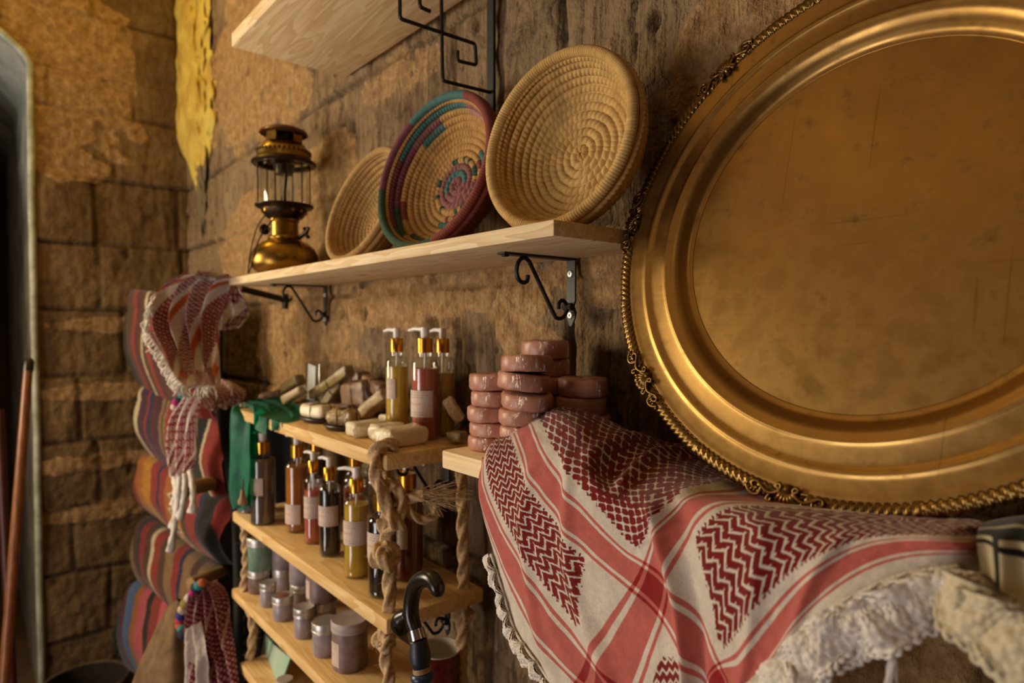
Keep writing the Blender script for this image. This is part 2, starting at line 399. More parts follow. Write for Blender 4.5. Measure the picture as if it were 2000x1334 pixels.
def right_extra(u, v, pl, ye):
    pl = pl * .8
    for (x, z, a, b, s) in [(-.405, .36, .125, .085, 1), (-.50, .32, .05, .06, 15), (-.60, .08, .22, .06, 2), (-.86, .04, .10, .10, 3), (-.80, -.06, .08, .06, 4), (-1.2, .05, .3, .05, 5),
                            (-.30, -.5, .3, .22, 6), (-.62, -.36, .10, .14, 7), (-1.85, -.05, .35, .16, 8), (-1.6, .30, .2, .2, 9), (-2.2, .9, .5, .3, 10), (-2.3, .25, .3, .2, 12)]:
        pl = np.maximum(pl, blob(u, v, x, z, a, b, s))
    for (x, z, a, b, s) in [(-1.05, .33, .2, .16, 21), (-.75, .55, .3, .14, 22), (-1.15, -.12, .22, .1, 23), (-.63, -.10, .06, .1, 24)]:
        pl = pl * (1 - blob(u, v, x, z, a, b, s))
    ye = np.maximum(ye, blob(u, v, -2.86, 1.05, .13, .5, 14) * .9)
    return pl, ye
def grade(a, b, dens): return np.linspace(a, b, int(abs(b - a) / dens) + 1)
Ux = np.concatenate([grade(-3.06, -1.6, .014)[:-1], grade(-1.6, -.9, .008)[:-1], grade(-.9, .02, .005)[:-1], grade(.02, 1.6, .05)])
Vz = np.concatenate([grade(-1.5, -.8, .03)[:-1], grade(-.8, .75, .007)[:-1], grade(.75, 1.7, .02)])
stone_wall('wall_right', Ux, Vz, lambda u, v, d: np.stack([u, WY + .006 - d, v], -1), 0, 1, right_extra)
def back_extra(u, v, pl, ye):
    pl = np.maximum(pl * .25, blob(u, v, .25, 1.0, .35, .36, 31)); pl = np.maximum(pl, blob(u, v, .3, .63, .14, .07, 32))
    for z in (.0, -.27, -.55, -.75): pl = np.maximum(pl, .8 * blob(u, v, .42, z, .25, .035, int(50 + z * 10)))
    return pl, ye * 0
arch = [(.188, -1.5), (.190, .985), (.172, 1.02), (.104, 1.08), (0., 1.145), (-.15, 1.21), (-.35, 1.24), (-.55, 1.21), (-.7, 1.145), (-.80, 1.08), (-.87, 1.02), (-.89, .985), (-.888, -1.5)]
stone_wall('wall_back', grade(.188, .76, .009), grade(-1.5, .985, .009), lambda u, v, d: np.stack([BX - .006 + d * np.clip((u - .188) * 30, .05, 1), u, v], -1), 0, 2, back_extra)
stone_wall('wall_back_upper', np.concatenate([grade(-2.6, -.9, .05)[:-1], grade(-.9, .76, .011)]), np.linspace(0, 1, 60),
           lambda u, v, d: np.stack([BX - .006 + d * np.clip(v * 8, .05, 1), u, (lambda lo: lo + (1.72 - lo) * v)(np.where(u > .188, .985, np.interp(u, [p[0] for p in arch[:0:-1]], [p[1] for p in arch[:0:-1]])))], -1), 0, 2,
           lambda u, v, pl, ye: (np.maximum(pl, blob(u, .985 + v * .73, .25, 1.0, .35, .42, 31)), ye * 0))
stone_wall('wall_back_left', grade(-2.6, -.888, .06), grade(-1.5, 1.02, .06), lambda u, v, d: np.stack([BX - .006 + d, u, v], -1), 0, 3)
# reveal of the arched opening and the passage behind it
mb = MB(); ap = smooth_path([(0, a, b) for a, b in arch[1:-1]], 60); ap = np.concatenate([[(0, .188, -1.5)], [(0, .188, z) for z in np.linspace(-1.4, .97, 60)], ap, [(0, -.888, -1.5)]])
xs = np.concatenate([[0, -.004, -.012], np.linspace(-.03, -2.4, 60)]); P = np.zeros((len(xs), len(ap), 3))
for i, x in enumerate(xs):
    rr = .014 * min(1, abs(x) / .012); cen = np.array([0, -.35, .4]); dv = (ap - cen) / np.linalg.norm(ap - cen, axis=1)[:, None]
    q = ap - dv * 0
    nz = (fbm(ap[:, 1] * 7 + x * 9, ap[:, 2] * 7, 5) - .5) * .03 * min(1, abs(x) * 12)
    P[i] = q - dv * nz[:, None]; P[i, :, 0] = BX - .004 + x
mb.grid(P[:, ::-1]); struct(mb.build('trim_arch_reveal', M['plaster_edge'], ang=60))
mb = MB(); lp = smooth_path([(BX + .002, a, b) for a, b in arch[1:-1]], 90); lp = np.concatenate([[(BX + .002, .19 + (fbm(arr([z * 3]), arr([1.]), 3)[0] - .5) * .01, z) for z in np.linspace(-1.45, .97, 60)], lp])
mb.tube(lp, .012 * (1 + .35 * (fbm(np.arange(len(lp)) * .3, np.arange(len(lp)) * .1, 9) - .5)), 8); struct(mb.build('trim_arch_edge', simple('pale_plaster_edge', hexc('b3b4a0'), hexc('8e8c78'), rough=.9, scale=20, bump=.5, bscale=60), ang=180))
mb = MB(); mb.box((BX - 2.4, -.35, 0), (.04, 1.5, 3.4)); struct(mb.build('wall_passage', M['dark_stone']))
mb = MB(); mb.box((-1.6, -.94, -1.53), (8, 3.6, .06)); struct(mb.build('floor', M['floor']))
mb = MB(); mb.box((-.7, -.93, 1.73), (4.8, 3.4, .06)); struct(mb.build('ceiling', simple('pale_ceiling', hexc('e2c48c'), hexc('ccac70'), rough=.95, scale=3)))
mb = MB(); mb.box((-.7, -2.63, .1), (4.8, .06, 3.3)); struct(mb.build('wall_front', M['room_wall']))
mb = MB(); mb.box((1.62, -.93, .1), (.06, 3.4, 3.3)); struct(mb.build('wall_near', M['dark_stone']))
# yellow plaster left in the corner
zz = np.linspace(.36, 1.72, 110); th = np.linspace(-.2, PI / 2 + .2, 40); P = np.zeros((110, 40, 3))
for i, z in enumerate(zz):
    r = .045 + .085 * sstep(.48, .85, arr(z)); r *= sstep(.30, .46, arr(z)) 
    rr = r * (1 + (fbm(th * 2.2, z * 5 + th * 0, 4) - .5) * .8) + (fbm(th * 7, z * 18 + th * 0, 6) - .5) * .045
    P[i] = np.stack([-3.02 + .16 * (1 - sstep(.45, 1.0, arr(z))) + rr * np.cos(th) * 2.7, .745 - rr * np.sin(th) * .42, z + 0 * th], -1)
q = NT('flaking_yellow_plaster'); v = q.coords('Object'); n = q.noise(v, 9, 6, .65); sp_ = q.n('SeparateXYZ'); q.put(sp_.inputs[0], v)
pm = q.mr(q.math('ADD', q.mr(sp_.outputs[2], .5, .78), q.math('MULTIPLY', q.math('SUBTRACT', n, .5), 2.2)), .35, .5)
q.set(col=q.mix(pm, hexc('6a5a42'), q.mix(q.mr(n, .35, .6), hexc('a88434'), hexc('ccb454'))), rough=.9, normal=q.bump(n, .8, .02)); M['ochre'] = q.m
struct(MB().grid(P).build('trim_corner_plaster', M['ochre'], ang=180))


# ------------------------------------------------------------------ shelves and brackets
def plank(x0, x1, y0, y1, ztop, th, bev=.002, nx=60, seed=0, wob=.0015):
    mb = MB(); mb.box(((x0 + x1) / 2, (y0 + y1) / 2, ztop - th / 2), (x1 - x0, y1 - y0, th), bev, 2)
    return mb
o = plank(-1.762, -.541, .520, .722, .123, .0195).build('wall_shelf', M['shelf']); tag(o, 'pale pine wall shelf holding the brass lantern and three coiled baskets', 'shelf')
o = plank(-1.494, -.10, .452, .722, .643, .030).build('wall_shelf', M['shelf']); tag(o, 'highest pine shelf, seen from below with its grain and knots', 'shelf')
o = plank(-.762, .75, .512, .722, -.178, .026, .003).build('wall_shelf', M['shelf']); tag(o, 'pine shelf under the pink soap stacks, red scarf and brass tray', 'shelf')


def spiral(c, r0, r1, a0, a1, n=26):
    t = np.linspace(0, 1, n); r = r0 + (r1 - r0) * t; a = a0 + (a1 - a0) * t
    return np.stack([c[0] + r * np.cos(a), c[1] + r * np.sin(a)], 1)
def scroll_bracket(x, ztop, label, arm=.142, drop=.105, group='black scroll shelf brackets'):
    """local axes: origin on the wall under the shelf, -y towards the room"""
    t = thing('shelf_bracket', label, 'bracket', (x, .714, ztop), group)
    mb = MB(); mb.box((0, -arm / 2 + .004, -.0018), (.018, arm, .0032), .0008, 1)
    mb.box((0, -arm + .012, -.0045), (.009, .009, .003), .001, 1); mb.build('arm', M['iron'], t)
    mb = MB(); out = [(-.009, 0), (.009, 0), (.009, -drop * .63), (.006, -drop * .70), (.010, -drop * .80), (.0085, -drop * .88), (.002, -drop), (-.002, -drop), (-.0085, -drop * .88), (-.010, -drop * .80), (-.006, -drop * .70), (-.009, -drop * .63)]
    n = len(out); V = [(a, .006, b) for a, b in out] + [(a, .0025, b) for a, b in out]
    F = [tuple(range(n)), tuple(range(2 * n - 1, n - 1, -1))] + [(i, i + n, (i + 1) % n + n, (i + 1) % n) for i in range(n)]
    mb.add(V, F); wp = mb.build('wall_plate', M['iron'], t, smooth=False)
    # S-shaped scroll in the y-z plane
    a = spiral((-.098, -.0245), .0085, .0185, -2.2 + 2 * PI, -2.2 + 2 * PI - 5.0)     # upper curl
    b = spiral((-.026, -drop * .68), .0185, .0085, PI * 1.28, PI * 1.28 + 4.6)
    a = np.array([(-.0865, -.030), (-.088, -.0385), (-.0955, -.0415), (-.1045, -.037), (-.1085, -.026), (-.105, -.0125), (-.096, -.0055), (-.086, -.0085), (-.078, -.019)])
    b = np.array([(-.036, -.083), (-.027, -.0925), (-.015, -.092), (-.0065, -.083), (-.0075, -.071), (-.0155, -.0655), (-.0225, -.070), (-.0235, -.079)])
    b[:, 1] *= drop / .105
    pth = smooth_path([(0, p[0], p[1]) for p in np.concatenate([a, b])], 80)
    MB().tube(pth, .0032, 8).build('scroll', M['iron'], t)
    MB().tube([(-.009, -.003, -drop * .715), (.009, -.003, -drop * .715)], .006, 8).build('rivet', M['iron'], wp)
    for z in (-.024, -drop * .84):
        T = TM((0, .0028, z), rotm('X', PI / 2)); mb = MB().lathe([(0, .0012), (.0014, .0012), (.0024, .0030), (.0044, .0028), (.0058, .0010), (.0060, 0)], 16, T)
        mb.build('screw', M['screw'], wp)
    return t
scroll_bracket(-.707, .1035, 'black scroll bracket under the right end of the lantern shelf, beside the brass tray')
scroll_bracket(-1.612, .1035, 'black scroll bracket under the left end of the lantern shelf')
scroll_bracket(-1.050, -.240, 'black scroll bracket with a pale screw beside the frayed rope knot')
scroll_bracket(-1.050, -.512, 'small black bracket below the bottle shelf, above the mug')
# meander bracket of the highest shelf
t = thing('shelf_bracket', 'black meander patterned iron bracket hanging above the coloured basket', 'bracket', (-.905, .716, .613), 'iron brackets of the highest shelf')
L = lambda pts: [(0, y - .716, z - .613) for y, z in pts]
MB().box((0, 0, -.120), (.020, .006, .27), .001, 1).build('wall_bar', M['iron'], t)
MB().box((0, -.12, -.0035), (.018, .24, .005), .001, 1).build('arm', M['iron'], t)
def rod_path(pts, r=.0032):
    mb = MB(); P = []
    pts = [arr(p) for p in pts]
    for i, p in enumerate(pts):
        if 0 < i < len(pts) - 1:
            a = pts[i - 1] - p; b = pts[i + 1] - p; la = np.linalg.norm(a); lb = np.linalg.norm(b); k = .006
            for q in np.linspace(0, 1, 6):
                A = p + a / la * k; B = p + b / lb * k; P.append((1 - q) ** 2 * A + 2 * q * (1 - q) * p + q * q * B)
        else: P.append(p)
    return mb.tube(P, r, 8)
rod_path(L([(.712, .413), (.612, .409), (.609, .612)])).build('meander', M['iron'], t)
rod_path(L([(.531, .612), (.531, .487), (.680, .489), (.683, .453), (.643, .450), (.643, .467)])).build('meander', M['iron'], t)
rod_path(L([(.609, .560), (.568, .560), (.568, .517), (.588, .516)])).build('meander', M['iron'], t)
T = TM((0, -.003, -.03), rotm('X', PI / 2)); MB().lathe([(0, .003), (.003, .0026), (.005, .001), (.0054, 0)], 16, T).build('screw', M['screw'], t)

# ------------------------------------------------------------------ rope shelf
rs = thing('rope_shelf', 'hanging shelf of four pine boards strung on knotted jute rope', 'shelf', (-1.33, .62, -.89))
rp = np.array([-1.33, .62, -.89])
for (z, x0, x1, y0, th) in [(-.211, -1.715, -.925, .514, .027), (-.483, -1.735, -.928, .514, .027), (-.690, -1.75, -.93, .514, .026), (-.862, -1.69, -.95, .514, .026)]:
    mb = plank(x0, x1, y0, .716, z, th, .005, 40); mb.v = [v - rp for v in mb.v]; mb.build('board', M['shelf_warm'], rs)
def rope_tube(mb, pts, r=.0095, n=None, tw=.35, jit=.0):
    L_ = np.linalg.norm(np.diff(arr(pts), axis=0), axis=1).sum(); n = n or max(20, int(L_ / .0022))
    p = smooth_path(pts, n); 
    if jit: p = p + (np.stack([fbm(np.arange(n) * .02, np.arange(n) * 0 + k, 3 + k, 2) for k in range(3)], 1) - .5) * jit
    return mb.tube(p, r, 18, twist=(3, .27, 2 * PI * L_ / n / (r * 4.2)))
def hairs(mb, pts, n, l=.012, r=.0003):
    p = arr(pts)
    for _ in range(n):
        i = rng.integers(len(p) - 1); q = p[i] + (p[i + 1] - p[i]) * rng.random(); d = rng.normal(size=3); d /= np.linalg.norm(d)
        d2 = rng.normal(size=3) * .4
        mb.tube([q + d * .008, q + d * (.008 + l * .5), q + (d + d2) * (.008 + l)], [r, r, r * .3], 3, cap=False)
ropes = {  # polylines in room coordinates
    'front right': [(-.955, .536, -.20), (-.958, .532, -.235), (-.955, .532, -.30), (-.960, .534, -.36), (-.952, .534, -.42), (-.953, .536, -.50), (-.962, .530, -.54), (-.955, .534, -.60), (-.968, .538, -.66), (-.965, .54, -.72), (-.968, .54, -.88)],
    'back right': [(-.955, .688, -.20), (-.957, .690, -.35), (-.952, .688, -.47), (-.953, .688, -.53), (-.962, .690, -.62), (-.965, .690, -.70), (-.965, .690, -.88)],
    'front left': [(-1.692, .536, -.20), (-1.695, .536, -.34), (-1.70, .536, -.47), (-1.705, .538, -.53), (-1.69, .536, -.60), (-1.712, .536, -.69), (-1.66, .54, -.76), (-1.695, .54, -.88)],
    'back left': [(-1.692, .690, -.20), (-1.70, .690, -.45), (-1.70, .690, -.7), (-1.68, .690, -.88)]}
for k, p in ropes.items():
    mb = MB(); rope_tube(mb, arr(p) - rp, .0095, jit=.006)
    hairs(mb, arr(p) - rp, 120 if 'front' in k else 30)
    mb.build('rope', M['rope'], rs, ang=180)
def knot(c, s=1.0, seed=0, n=3):
    r = np.random.default_rng(seed); mb = MB(); c = arr(c) - rp
    for k in range(n):
        a = np.linspace(0, 2 * PI, 13)[:-1]; ax = r.normal(size=3); ax /= np.linalg.norm(ax); u = np.cross(ax, (.3, .2, 1)); u /= np.linalg.norm(u); w_ = np.cross(ax, u)
        cc = c + r.normal(size=3) * .004 * s
        p = cc + np.outer(np.cos(a) * .013 * s, u) + np.outer(np.sin(a) * .016 * s, w_) + np.outer(np.sin(2 * a) * .004, ax)
        p = smooth_path(p, 50, True); mb.tube(p, .0085, 15, close=True, twist=(3, .27, .40))
    hairs(mb, np.array([c - .01, c + .01]), 40); mb.build('knot', M['rope'], rs, ang=180)
knot((-.957, .526, -.385), 1.0, 3); knot((-.958, .528, -.528), .75, 5); knot((-1.705, .536, -.385), .8, 8); knot((-.96, .69, -.535), .6, 9)
# loop round the corner of the top board and the frayed end
mb = MB(); lp = arr([.012, .002, 0]) + arr([(-.955, .540, -.203), (-.952, .520, -.197), (-.955, .503, -.205), (-.957, .502, -.235), (-.955, .508, -.262), (-.950, .520, -.300), (-.945, .53, -.325), (-.95, .545, -.335), (-.965, .54, -.320), (-.962, .525, -.285), (-.950, .530, -.258)])
rope_tube(mb, lp - rp, .0098); rope_tube(mb, arr([(-.940, .535, -.262), (-.930, .545, -.29), (-.936, .54, -.325), (-.955, .53, -.345), (-.965, .525, -.325)]) - rp, .009); hairs(mb, lp - rp, 60); mb.build('knot', M['rope'], rs, ang=180)
mb = MB(); rope_tube(mb, arr([(-.945, .54, -.300), (-.925, .56, -.288), (-.905, .575, -.284)]) - rp, .009)
for _ in range(150):
    a = arr([-.905, .575, -.284]) - rp + rng.normal(size=3) * .005; d = arr([.045, .028, .006 - .012 * rng.random()]) * (.6 + .6 * rng.random()) + rng.normal(size=3) * .011
    mb.tube([a, a + d * .5 + rng.normal(size=3) * .003, a + d], [.0007, .0006, .0003], 3, cap=False)
mb.build('frayed_end', M['rope'], rs, ang=180)
mb = MB()
for pts in ([(-.935, .545, -.29), (-.925, .57, -.325), (-.915, .6, -.325), (-.92, .60, -.30)], [(-.95, .54, -.28), (-.945, .56, -.30), (-.955, .55, -.325)]):
    rope_tube(mb, arr(pts) - rp, .007)
mb.build('knot', M['rope'], rs, ang=180)


# ------------------------------------------------------------------ pump bottles
LQ = {}
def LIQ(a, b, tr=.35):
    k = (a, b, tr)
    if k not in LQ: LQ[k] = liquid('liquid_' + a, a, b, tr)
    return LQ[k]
def pump_bottle(loc, h, r, liq, fill, label, group, lab=(.30, .52), rot=0., pump=True, lab_w=2.7, spout=0., shoulder=.84):
    t = thing('pump_bottle', label, 'bottle', loc, group, (0, 0, rot)); hb = h * .79
    zs = hb * shoulder; rn = r * .48; zn = hb
    a = np.linspace(0, PI / 2, 8); sh = [(rn + (r - rn) * math.cos(x), zs + (zn - .012 - zs) * math.sin(x)) for x in a]
    prof = [(0, .001), (r * .8, 0), (r * .95, .0015), (r * 1.0, .005), (r * .97, .009), (r * .985, .014)] + [(r * .985, zs * .6)] + sh + [(rn, zn)]
    MB().lathe(prof, 36).build('glass_body', M['glass'], t)
    ri = r * .93; lz = hb * fill; pr = [(0, .004), (ri * .9, .004), (ri, .007), (ri, min(lz, zs))]
    if lz > zs:
        for x in a[1:]:
            z_ = zs + (zn - .012 - zs) * math.sin(x)
            if z_ < lz: pr.append((max(rn * .9, (rn + (r - rn) * math.cos(x)) * .92), z_))
    pr.append((0, pr[-1][1]))
    MB().lathe(pr, 32).build('liquid', liq, t)
    if lab:
        z0, z1 = hb * lab[0], hb * lab[1]; th = np.linspace(-lab_w / 2, lab_w / 2, 24); zz = np.array([z0, z1]); P = np.stack([np.repeat(((r + .0006) * np.cos(th))[None], 2, 0), np.repeat(((r + .0006) * np.sin(th))[None], 2, 0), np.repeat(zz[:, None], 24, 1)], -1)
        mb = MB().grid(P.transpose(1, 0, 2)); uu, vv = np.meshgrid(np.linspace(0, 1, 24), [0, 1], indexing='ij'); mb.uv = np.stack([uu.ravel(), vv.ravel()], 1)
        lo = mb.build('paper_label', M['label'], t); lo.rotation_euler = (0, 0, -1.12 - rot)
    rc = r * .56; hc = h * .105
    MB().lathe([(rn * .9, zn - .004), (rc, zn - .004), (rc, zn + hc), (rc * .94, zn + hc + .001), (0, zn + hc + .001)], 28).build('gold_collar', M['gold'], t)
    if pump:
        zt = zn + hc; mb = MB().lathe([(rc * .5, zt), (rc * .52, zt + .003), (rc * .55, zt + .004), (rc * .55, h - .004), (rc * .5, h - .001), (0, h)], 20)
        mb.tube([(0, 0, h - .005), (r * 1.1, 0, h - .004), (r * 1.75, 0, h - .007)], [.0045, .0038, .003], 10); ho = mb.build('pump_head', M['pump'], t); ho.rotation_euler = (0, 0, spout - rot)
        MB().tube([(0, 0, zn), (.002, 0, hb * .5), (.004, 0, .008)], .0022, 8).build('dip_tube', M['pump'], ho)
    return t
GB = 'pump bottles on the middle board'
S1 = PI * 1.05
def base(px, py, z, r):     # centre of a round base whose front edge is seen at px,py
    p = onZ(px, py, z); d = np.array([p[0], p[1], 0]); d /= np.linalg.norm(d); p = p + d * r; p[2] = z; return p
def mid(px, py, r): return base(px, py, -.483, r)
pump_bottle(mid(514, 1028, .0295), .222, .0295, LIQ('746056', '5e4a42', .1), .92, 'tall grey-brown bottle standing at the left front of the middle board', GB, (.42, .66), lab_w=1.6, spout=S1, shoulder=.88)
pump_bottle(mid(496, 1012, .027) + arr([-.045, .0, 0]), .214, .027, LIQ('5a6e80', '6a7a86', .2), .80, 'bottle with a pale label half hidden left of the grey-brown bottle', GB, (.35, .62), spout=S1)
pump_bottle(mid(582, 1043, .0275), .226, .0275, LIQ('b0661c', '8e4c14', .3), .88, 'amber bottle with a low pale label right of the grey-brown bottle', GB, (.12, .38), lab_w=1.9, spout=S1)
pump_bottle(mid(613, 1065, .0200), .204, .0200, LIQ('c06450', 'a85444', .3), .74, 'slim pink-red bottle left of the dark brown one', GB, (.36, .66), spout=S1)
pump_bottle(mid(645, 1090, .0225), .206, .0225, LIQ('2c1a10', '1e120c', .1), .82, 'dark brown bottle with a white label band in front of a pink bottle', GB, (.40, .66), spout=S1, lab_w=3.0)
pump_bottle(mid(686, 1088, .0255) + arr([-.02, .02, 0]), .220, .0255, LIQ('b86858', '9c5448', .3), .78, 'pink bottle standing behind and between the brown and the yellow bottle', GB, (.12, .34), spout=S1)
pump_bottle(mid(697.5, 1133, .0245), .210, .0245, LIQ('d0a838', 'b89028', .3), .84, 'yellow bottle with a white label at the front of the middle board', GB, (.39, .67), spout=PI * 1.15, lab_w=3.0)
pump_bottle(mid(748, 1172, .0265), .200, .0265, LIQ('120c0a', '1a100c', .05), .84, 'black bottle behind the knotted rope at the right front', GB, (.44, .74), spout=PI * 1.0, lab_w=2.2)
pump_bottle(mid(796, 1139, .0315), .222, .0315, LIQ('7a3418', '5e2410', .2), .93, 'large red-brown bottle right of the black one, under the frayed rope', GB, (.36, .58), lab_w=1.2, rot=-1.1, spout=0, pump=False)
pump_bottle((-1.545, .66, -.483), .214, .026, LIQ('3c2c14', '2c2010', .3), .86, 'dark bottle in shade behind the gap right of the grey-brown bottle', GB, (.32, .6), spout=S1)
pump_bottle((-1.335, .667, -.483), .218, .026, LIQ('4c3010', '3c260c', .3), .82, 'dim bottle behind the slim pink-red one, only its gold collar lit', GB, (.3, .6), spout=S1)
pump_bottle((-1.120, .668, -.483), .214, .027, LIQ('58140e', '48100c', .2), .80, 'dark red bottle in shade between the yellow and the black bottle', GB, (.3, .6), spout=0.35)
GT = 'pump bottles on the top board'
def top(px, py, r): return base(px, py, -.211, r)
pump_bottle((-1.108, .640, -.211), .206, .0225, LIQ('d8b040', 'c09830', .35), .80, 'yellow bottle left of the pink-red one on the top board', GT, (.42, .66), lab_w=.9, rot=.3, spout=PI * 1.05)
pump_bottle(top(831, 862, .0262), .208, .0262, LIQ('b8604a', '9e4e3c', .3), .80, 'pink-red bottle with a white label at the right end of the top board', GT, (.26, .56), lab_w=2.2, spout=PI * 1.05)
pump_bottle((-1.022, .690, -.211), .206, .0225, LIQ('c8a03c', 'b08c30', .35), .74, 'yellow bottle partly hidden behind the pink-red bottle', GT, None, spout=PI * 1.02)


# ------------------------------------------------------------------ jars
def jar(loc, h, r, label, group, body, lid=None, lab=None, top=None):
    t = thing('lidded_jar', label, 'jar', loc, group); hl = min(.02, h * .30); lid = lid or M['alu']
    MB().lathe([(0, 0), (r * .9, 0), (r * .97, .003), (r * .97, h - hl), (r * .9, h - hl + .002), (0, h - hl + .002)], 36).build('jar_body', body, t)
    MB().lathe([(r * .97, h - hl - .001), (r * 1.02, h - hl), (r * 1.02, h - hl * .82), (r * .995, h - hl * .78), (r * .995, h - hl * .62), (r * 1.02, h - hl * .58), (r * 1.02, h - .002), (r * .985, h), (r * .9, h - .0008), (0, h - .0008)], 40).build('lid', lid, t); lid_o = C.objects[-1]
    if lab:
        th = np.linspace(lab[0], lab[1], 16); P = np.stack([np.repeat((r * .98 * np.cos(th))[None], 2, 0), np.repeat((r * .98 * np.sin(th))[None], 2, 0), np.repeat(arr([h * .12, h * .6])[:, None], 16, 1)], -1)
        mb = MB().grid(P.transpose(1, 0, 2)); uu, vv = np.meshgrid(np.linspace(0, 1, 16), [0, 1], indexing='ij'); mb.uv = np.stack([uu.ravel(), vv.ravel()], 1); mb.build('paper_label', M['label'], t)
    if top: MB().lathe([(r * .6, h - .0004), (r * .55, h + .0002), (0, h + .0002)], 24).build('lid_sticker', top, lid_o)
    return t
jb = simple('frosted_lilac_jar', hexc('a4969a'), hexc('8e8084'), rough=.35, scale=50)
jb2 = simple('frosted_brown_jar', hexc('8a726c'), hexc('705a54'), rough=.35, scale=50)
jg = simple('frosted_green_jar', hexc('7e9a84'), hexc('6a8872'), rough=.35, scale=50)
stk = simple('reddish_sticker', hexc('7a4630'), hexc('8a5a40'), rough=.6, scale=60)
GJ = 'metal lidded jars on the low board'
def low(px, py, r): return base(px, py, -.690, r)
jar(low(684, 1318, .0365), .098, .0365, 'largest jar with a pale plastic lid, nearest on the low board', GJ, jb2, M['jar_lid_pale'], (-2.0, -1.1))
p5 = low(636, 1286, .0255); jar(p5, .069, .0275, 'silver lidded jar next behind the largest pale-lidded jar', GJ, jb)
p4 = low(594, 1250, .0215); jar(p4, .066, .0222, 'small jar third from the right in the front row of jars', GJ, jb)
p3 = low(553, 1216, .0235); jar(p3, .056, .0240, 'small jar in the front row below the second stacked jar', GJ, jb, top=stk)
p2 = low(524, 1188, .0195); jar(p2, .058, .0195, 'small narrow jar in the front row right of the green jar', GJ, jb)
p1 = low(503, 1168, .0225) + arr([-.02, .01, 0]); jar(p1, .060, .0270, 'pinkish jar at the left end underneath the green jar', GJ, jb2)
jar(p1 + arr([.004, .004, .060]), .085, .0335, 'green jar with a reddish lid stacked at the left end', GJ, jg, top=stk)
q = onY(555, 1162, .615); b1 = (q[0], .612, -.690)
jar(b1, .062, .026, 'jar at the back carrying the stacked lilac jar beside the green one', GJ, jb)
jar((q[0], .612, -.628), .078, .0275, 'lilac jar stacked in the back row right of the green jar', GJ, jb)
q = onY(592, 1188, .615); jar((q[0], .612, -.690), .060, .027, 'jar in the back row beneath the middle stacked jar', GJ, jb)
jar((q[0], .612, -.630), .082, .0295, 'middle lilac jar of the stacked back row', GJ, jb)
q = onY(642, 1215, .615); jar((q[0] - .02, .610, -.690), .062, .031, 'jar in the back row beneath the labelled brown jar', GJ, jb)
jar((q[0] - .02, .610, -.628), .086, .0375, 'wide brown jar with a label, last of the stacked back row', GJ, jb2, lab=(-2.0, -1.3))

# ------------------------------------------------------------------ mug, paper and small jar low down
t = thing('enamel_mug', 'dark red mug with a white inside behind the black walking cane', 'mug', (-.985, .655, -.690), None, (0, 0, 2.3))
MB().lathe([(0, 0), (.030, 0), (.036, .004), (.039, .03), (.040, .088), (.0405, .091)], 40).build('mug_body', M['mug_red'], t)
MB().lathe([(.0405, .091), (.0395, .093), (.0375, .091), (.0365, .03), (.033, .006), (0, .005)], 40).build('mug_lining', M['enamel_white'], t)
MB().tube(smooth_path([(.038, 0, .075), (.056, 0, .07), (.06, 0, .045), (.052, 0, .022), (.037, 0, .018)], 24), .005, 10).build('handle', M['mug_red'], t)
a, b, c_, d_ = onY(517, 1236, .60), onY(567, 1285, .57), onY(545, 1345, .55), onY(503, 1315, .585)
P = np.array([[a, b], [d_, c_]]); pp = np.zeros((12, 12, 3))
for i in range(12):
    for j in range(12):
        u, v = i / 11, j / 11; pp[i, j] = (P[0, 0] * (1 - v) + P[0, 1] * v) * (1 - u) + (P[1, 0] * (1 - v) + P[1, 1] * v) * u + arr([0, -.006 * math.sin(v * PI), 0])
mb = MB().grid(pp); mb.grid((pp + arr([.001, .003, 0]))[::-1]); o = mb.build('paper_bag', M['green_paper']); tag(o, 'pale green patterned paper bag leaning on the lowest board', 'paper bag')
q = onY(556, 1330, .535); t = thing('lidded_jar', 'tiny white jar in front of the pale green paper bag', 'jar', (q[0], .535, -.862), None)
MB().lathe([(0, 0), (.018, 0), (.019, .004), (.019, .04), (0, .04)], 24).build('jar_body', M['enamel_white'], t)
MB().lathe([(.0195, .04), (.0195, .056), (.018, .058), (0, .058)], 24).build('lid', M['jar_lid_pale'], t)


